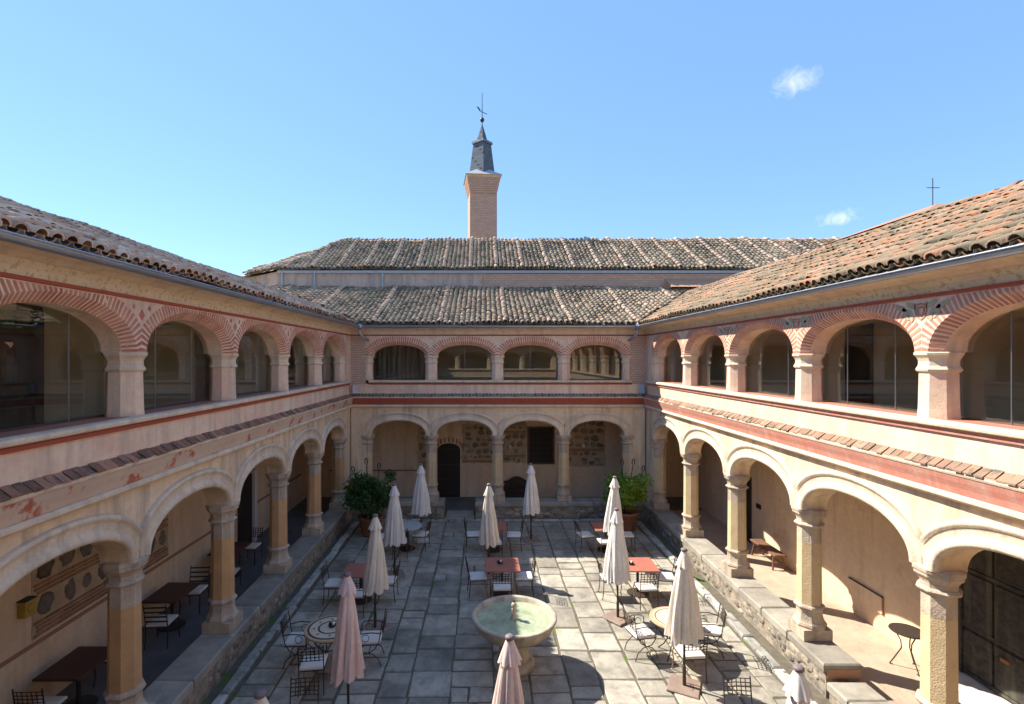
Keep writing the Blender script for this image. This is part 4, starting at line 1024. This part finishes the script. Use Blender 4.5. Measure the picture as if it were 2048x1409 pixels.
for pr, x, y, a, lab in (
 (darkc, -6.85, 7.95, 2, 'dark chair at the near end of the nearest left gallery table'),
 (darkc, -6.72, 9.35, 176, 'dark chair at the far end of the nearest left gallery table'),
 (ladder, -6.62, 10.55, 4, 'slat-backed chair at the near end of the second left gallery table'),
 (ladder, -6.75, 11.95, 184, 'slat-backed chair at the far end of the second left gallery table'),
 (darkc, -6.45, 12.95, 5, 'dark chair at the near end of the third left gallery table'),
 (darkc, -6.70, 14.75, 178, 'dark chair at the far end of the third left gallery table'),
): chair(pr, x, y, a, lab, C2, .1)

# ------------------------------------------------------------------ tables
def square_table(x, y, z, w, d, top, lab, grp, name='square_table', rz=0):
    t = thing(name, (x, y, z), lab, 'table', grp, rz=rad(rz))
    MB().block(-w / 2, w / 2, -d / 2, d / 2, .715, .75, .008).build('table_top', top, t)
    MB().tube([(0, 0, .03), (0, 0, .72)], .035, 10).build('post', 'iron', t)
    MB().lathe([(.27, .005), (.27, .02), (.06, .045)], 24).build('foot', 'iron', t)
    return t
G = 'square red tables in the courtyard'
square_table(.50, 13.02, 0, .88, .88, 'red_table', 'red square table with small black ashtray behind the fountain', G, rz=1)
square_table(.35, 16.0, 0, .80, .80, 'red_table', 'red square table farthest back in the middle, behind a cream parasol', G)
square_table(3.96, 13.02, 0, .88, .88, 'red_table', 'sunlit red square table behind the tall white parasol', G, rz=-1)
square_table(3.86, 15.95, 0, .82, .82, 'red_table', 'red square table before the bright green potted shrub', G)
square_table(-3.02, 12.66, 0, .82, .82, 'red_table', 'red square table in deep shade by the left arcade', G)
G = 'dark tables in the left gallery'
square_table(-6.85, 8.65, .1, .75, .95, 'dark_table', 'dark table nearest in the left gallery, behind the first column', G, 'gallery_table')
square_table(-6.85, 11.25, .1, .75, .95, 'dark_table', 'dark table second in the left gallery, between two columns', G, 'gallery_table')
square_table(-6.85, 13.85, .1, .75, .95, 'dark_table', 'dark table third in the left gallery, mostly behind a column', G, 'gallery_table')
def ring(mb, r0, r1, z, n=48):
    mb.lathe([(r1, z - .012), (r1, z), (r0, z), (r0, z - .012)], n, caps=False); return mb
def mosaic_table(x, y, lab, bands, motif):
    t = thing('mosaic_table', (x, y, 0), lab, 'table', 'round mosaic tables')
    tp = MB().lathe([(.46, .70), (.495, .705), (.50, .72), (.495, .738), (.485, .742)], 48).build('table_top', 'tan', t)
    for k, (r0, r1, mt) in enumerate(bands): ring(MB(), r0, r1, .746).build('mosaic_band', mt, tp)
    for k in range(8):
        a = 2 * math.pi * k / 8 + .2
        MB().lathe([(.028, .742), (.026, .750)], 6, (.315 * math.cos(a), .315 * math.sin(a))).build('mosaic_motif', motif, tp)
    for k in range(4):
        a = math.pi / 4 + k * math.pi / 2; c, s = math.cos(a), math.sin(a)
        MB().tube([(c * q, s * q, z) for q, z in ((.40, .70), (.33, .55), (.20, .38), (.16, .28), (.24, .14), (.36, .012))], .013).build('curved_leg', 'iron', t)
    MB().tube([(.22 * math.cos(q * .4), .22 * math.sin(q * .4), .40) for q in range(16)], .009, 5, True).build('leg_ring', 'iron', t)
    MB().tube([(.44 * math.cos(q * .2618), .44 * math.sin(q * .2618), .67) for q in range(24)], .008, 5, True).build('apron_ring', 'iron', t)
mosaic_table(-2.96, 9.97, 'round table with black and tan mosaic rings, shaded, behind the pink parasol',
    [(.405, .44, 'black_mosaic'), (.25, .402, 'ivory'), (.215, .247, 'black_mosaic'), (.02, .212, 'ivory')], 'brown_mosaic')
mosaic_table(3.90, 10.32, 'round table with tan rim and ivory mosaic, sunlit, behind the cream parasol',
    [(.40, .43, 'ivory'), (.375, .397, 'brown_mosaic'), (.27, .372, 'ivory'), (.02, .267, 'stone_table')], 'ivory')
t = thing('stone_table', (-2.36, 16.05, 0), 'grey round stone table at the far left near the potted shrub', 'table')
MB().lathe([(.44, .70), (.46, .715), (.46, .735), (.45, .745)], 40).build('table_top', 'stone_table', t)
MB().tube([(0, 0, .03), (0, 0, .71)], .04, 10).build('post', 'iron', t); MB().lathe([(.25, .005), (.25, .025), (.06, .05)], 20).build('foot', 'iron', t)
def ashtray(x, y, lab):
    t = thing('ashtray', (x, y, .752), lab, 'ashtray', 'black ashtrays on the tables')
    MB().lathe([(.05, 0), (.07, .01), (.075, .045), (.065, .045), (.055, .015)], 16).build('bowl', 'black', t)
    MB().blob((.02, .01, .05), (.03, .03, .035)).build('sugar_sachet', 'white_paint', t)
    MB().blob((-.05, .04, .035), (.03, .02, .03)).build('lid', 'black', t)
ashtray(.45, 13.05, 'black ashtray on the middle red table'); ashtray(3.78, 13.0, 'black ashtray on the sunlit red table at right'); ashtray(-2.94, 9.98, 'black ashtray in the middle of the shaded mosaic table')
bt = thing('bistro_table', (8.10, 9.72, .1), 'small round dark metal table behind the near right column', 'table')
MB().lathe([(.28, .69), (.29, .70), (.285, .715)], 32).build('table_top', 'iron', bt)
for k in range(3):
    a = 2 * math.pi * k / 3 + 2.6; c, s = math.cos(a), math.sin(a)
    MB().tube([(c * q, s * q, z) for q, z in ((.20, .69), (.10, .50), (.09, .36), (.20, .14), (.27, .01), (.22, .01))], .011).build('leg', 'iron', bt)

# ------------------------------------------------------------------ benches
bn = thing('wooden_bench', (8.25, 14.75, .1), 'low brown wooden bench along the right gallery wall', 'bench')
MB().block(-.17, .17, -.65, .65, .40, .45, .01).build('seat', 'wood_bench', bn)
for y in (-.5, .5):
    for s in (-1, 1): MB().tube([(s * .11, y, .40), (s * .17, y + .05 * (1 if y > 0 else -1), .0)], .026, 6).build('leg', 'wood_bench', bn)
    MB().box(-.12, .12, y - .02, y + .02, .16, .20).build('brace', 'wood_bench', bn)
st = thing('carved_settle', (1.45, 21.3, .1), 'dark carved wooden settle with arched back below the barred window', 'bench')
MB().block(-.55, .55, -.25, .22, .40, .45, .01).build('seat', 'wood_dark', st)
pts = [(-.55, .45)] + [(-.55 + 1.1 * k / 16, .72 + .20 * math.sin(math.pi * k / 16) ** 2) for k in range(17)] + [(.55, .45)]
n = len(pts); MB().add([(a, .2, b) for a, b in pts] + [(a, .25, b) for a, b in pts], [tuple(range(n)), tuple(range(n, 2 * n))[::-1]] + [(k, (k + 1) % n, n + (k + 1) % n, n + k) for k in range(n)]).build('backrest', 'wood_dark', st)
for s in (-1, 1):
    MB().box(s * .53 - .03, s * .53 + .03, -.24, -.18, 0, .66).build('leg', 'wood_dark', st); MB().box(s * .53 - .03, s * .53 + .03, .14, .2, 0, .45).build('leg', 'wood_dark', st)
    MB().box(s * .53 - .035, s * .53 + .035, -.26, .2, .66, .70).build('armrest', 'wood_dark', st)
MB().box(-.5, .5, -.22, -.19, .1, .40).build('front_board', 'wood_dark', st)

# ------------------------------------------------------------------ potted shrubs
def shrub(x, y, r, zc, h, leaf, n, lab, lab2, seed):
    q = random.Random(seed)
    pt = thing('terracotta_pot', (x, y, 0), lab2, 'pot', 'terracotta pots')
    MB().lathe([(.26, .005), (.30, .1), (.38, .55), (.41, .57), (.42, .66), (.40, .67), (.36, .66), (.35, .60)], 28).build('body', 'terracotta', pt, True)
    MB().lathe([(.36, .58), (.02, .62)], 20).build('soil', 'soil', pt)
    s = thing('potted_shrub', (x, y, .60), lab, 'shrub')
    tr = MB()
    for k in range(6):
        a = q.uniform(0, 6.28); tr.tube([(0, 0, -.05), (.1 * math.cos(a), .1 * math.sin(a), .3), (r * .6 * math.cos(a), r * .6 * math.sin(a), zc - .6 + q.uniform(0, .3))], [.03, .022, .01], 5)
    tr.build('trunk', 'bark', s)
    lumps = [(q.uniform(-.75, .75) * r, q.uniform(-.7, .7) * r, q.uniform(-.75, .62) * h, q.uniform(.16, .42) * r) for _ in range(38)]
    mb = MB()
    for _ in range(n):
        cx, cy, cz, lr = q.choice(lumps)
        d = Vector((q.gauss(0, 1), q.gauss(0, 1), q.gauss(0, 1))).normalized(); rr = lr * q.uniform(.35, 1.2)
        c = Vector((cx, cy, cz + zc - .6)) + Vector((d.x * rr, d.y * rr, d.z * rr * .9))
        a = Vector((q.gauss(0, 1), q.gauss(0, 1), q.gauss(0, .7))).normalized(); b = a.cross(d + Vector((q.gauss(0, .4), q.gauss(0, .4), q.gauss(0, .4)))).normalized()
        l = q.uniform(.04, .075); w = l * .45; nrm = a.cross(b) * .012
        mb.add([tuple(c - a * l), tuple(c + b * w + nrm), tuple(c + a * l), tuple(c - b * w + nrm)], [(0, 1, 2), (0, 2, 3)], min(1, max(0, q.gauss(.45, .25))))
    mb.build('crown', leaf, s, False, True)
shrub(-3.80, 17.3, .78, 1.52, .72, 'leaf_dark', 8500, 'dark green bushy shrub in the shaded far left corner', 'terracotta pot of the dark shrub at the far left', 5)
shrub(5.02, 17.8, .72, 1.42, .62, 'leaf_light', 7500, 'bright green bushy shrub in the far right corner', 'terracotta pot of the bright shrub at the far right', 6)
def stake(px, pz, lean, y, x0, lab):
    o = thing('iron_stake', (x0, y, .60), lab, 'stake', 'iron stakes with ring handles in the pots')
    top = Vector((px - x0, .1, pz - .60)); d = top.normalized(); sidev = Vector((d.z, 0, -d.x))
    MB().tube([(0, 0, -.05), tuple(top - d * .2)], .016, 6).build('rod', 'iron', o)
    pts = [tuple(top - d * .2), tuple(top - d * .1 + sidev * .042), tuple(top + d * .0 + sidev * .045), tuple(top + d * .05 + sidev * .02), tuple(top + d * .05 - sidev * .02), tuple(top - sidev * .045), tuple(top - d * .1 - sidev * .042)]
    MB().tube(pts, .018, 6, True).build('ring_handle', 'iron', o)
def at(px, py, Y): return (px - 965) * Y / 1020, 6 - (py - 717) * Y / 1020
for (px, py, Y, x0, lab) in ((704, 938, 17.5, -4.0, 'ring-topped iron stake leaning left from the dark shrub'), (731, 921, 17.5, -3.88, 'tallest upright ring-topped iron stake in the dark shrub'), (757, 931, 17.5, -3.7, 'ring-topped iron stake at the right of the dark shrub'),
                             (1246, 924, 18.0, 4.92, 'leftmost upright ring-topped iron stake in the bright shrub'), (1269, 923, 18.0, 5.05, 'middle ring-topped iron stake in the bright shrub'), (1289, 936, 18.0, 5.15, 'ring-topped iron stake leaning right from the bright shrub')):
    X, Z = at(px, py, Y); stake(X, Z, 0, Y, x0, lab)
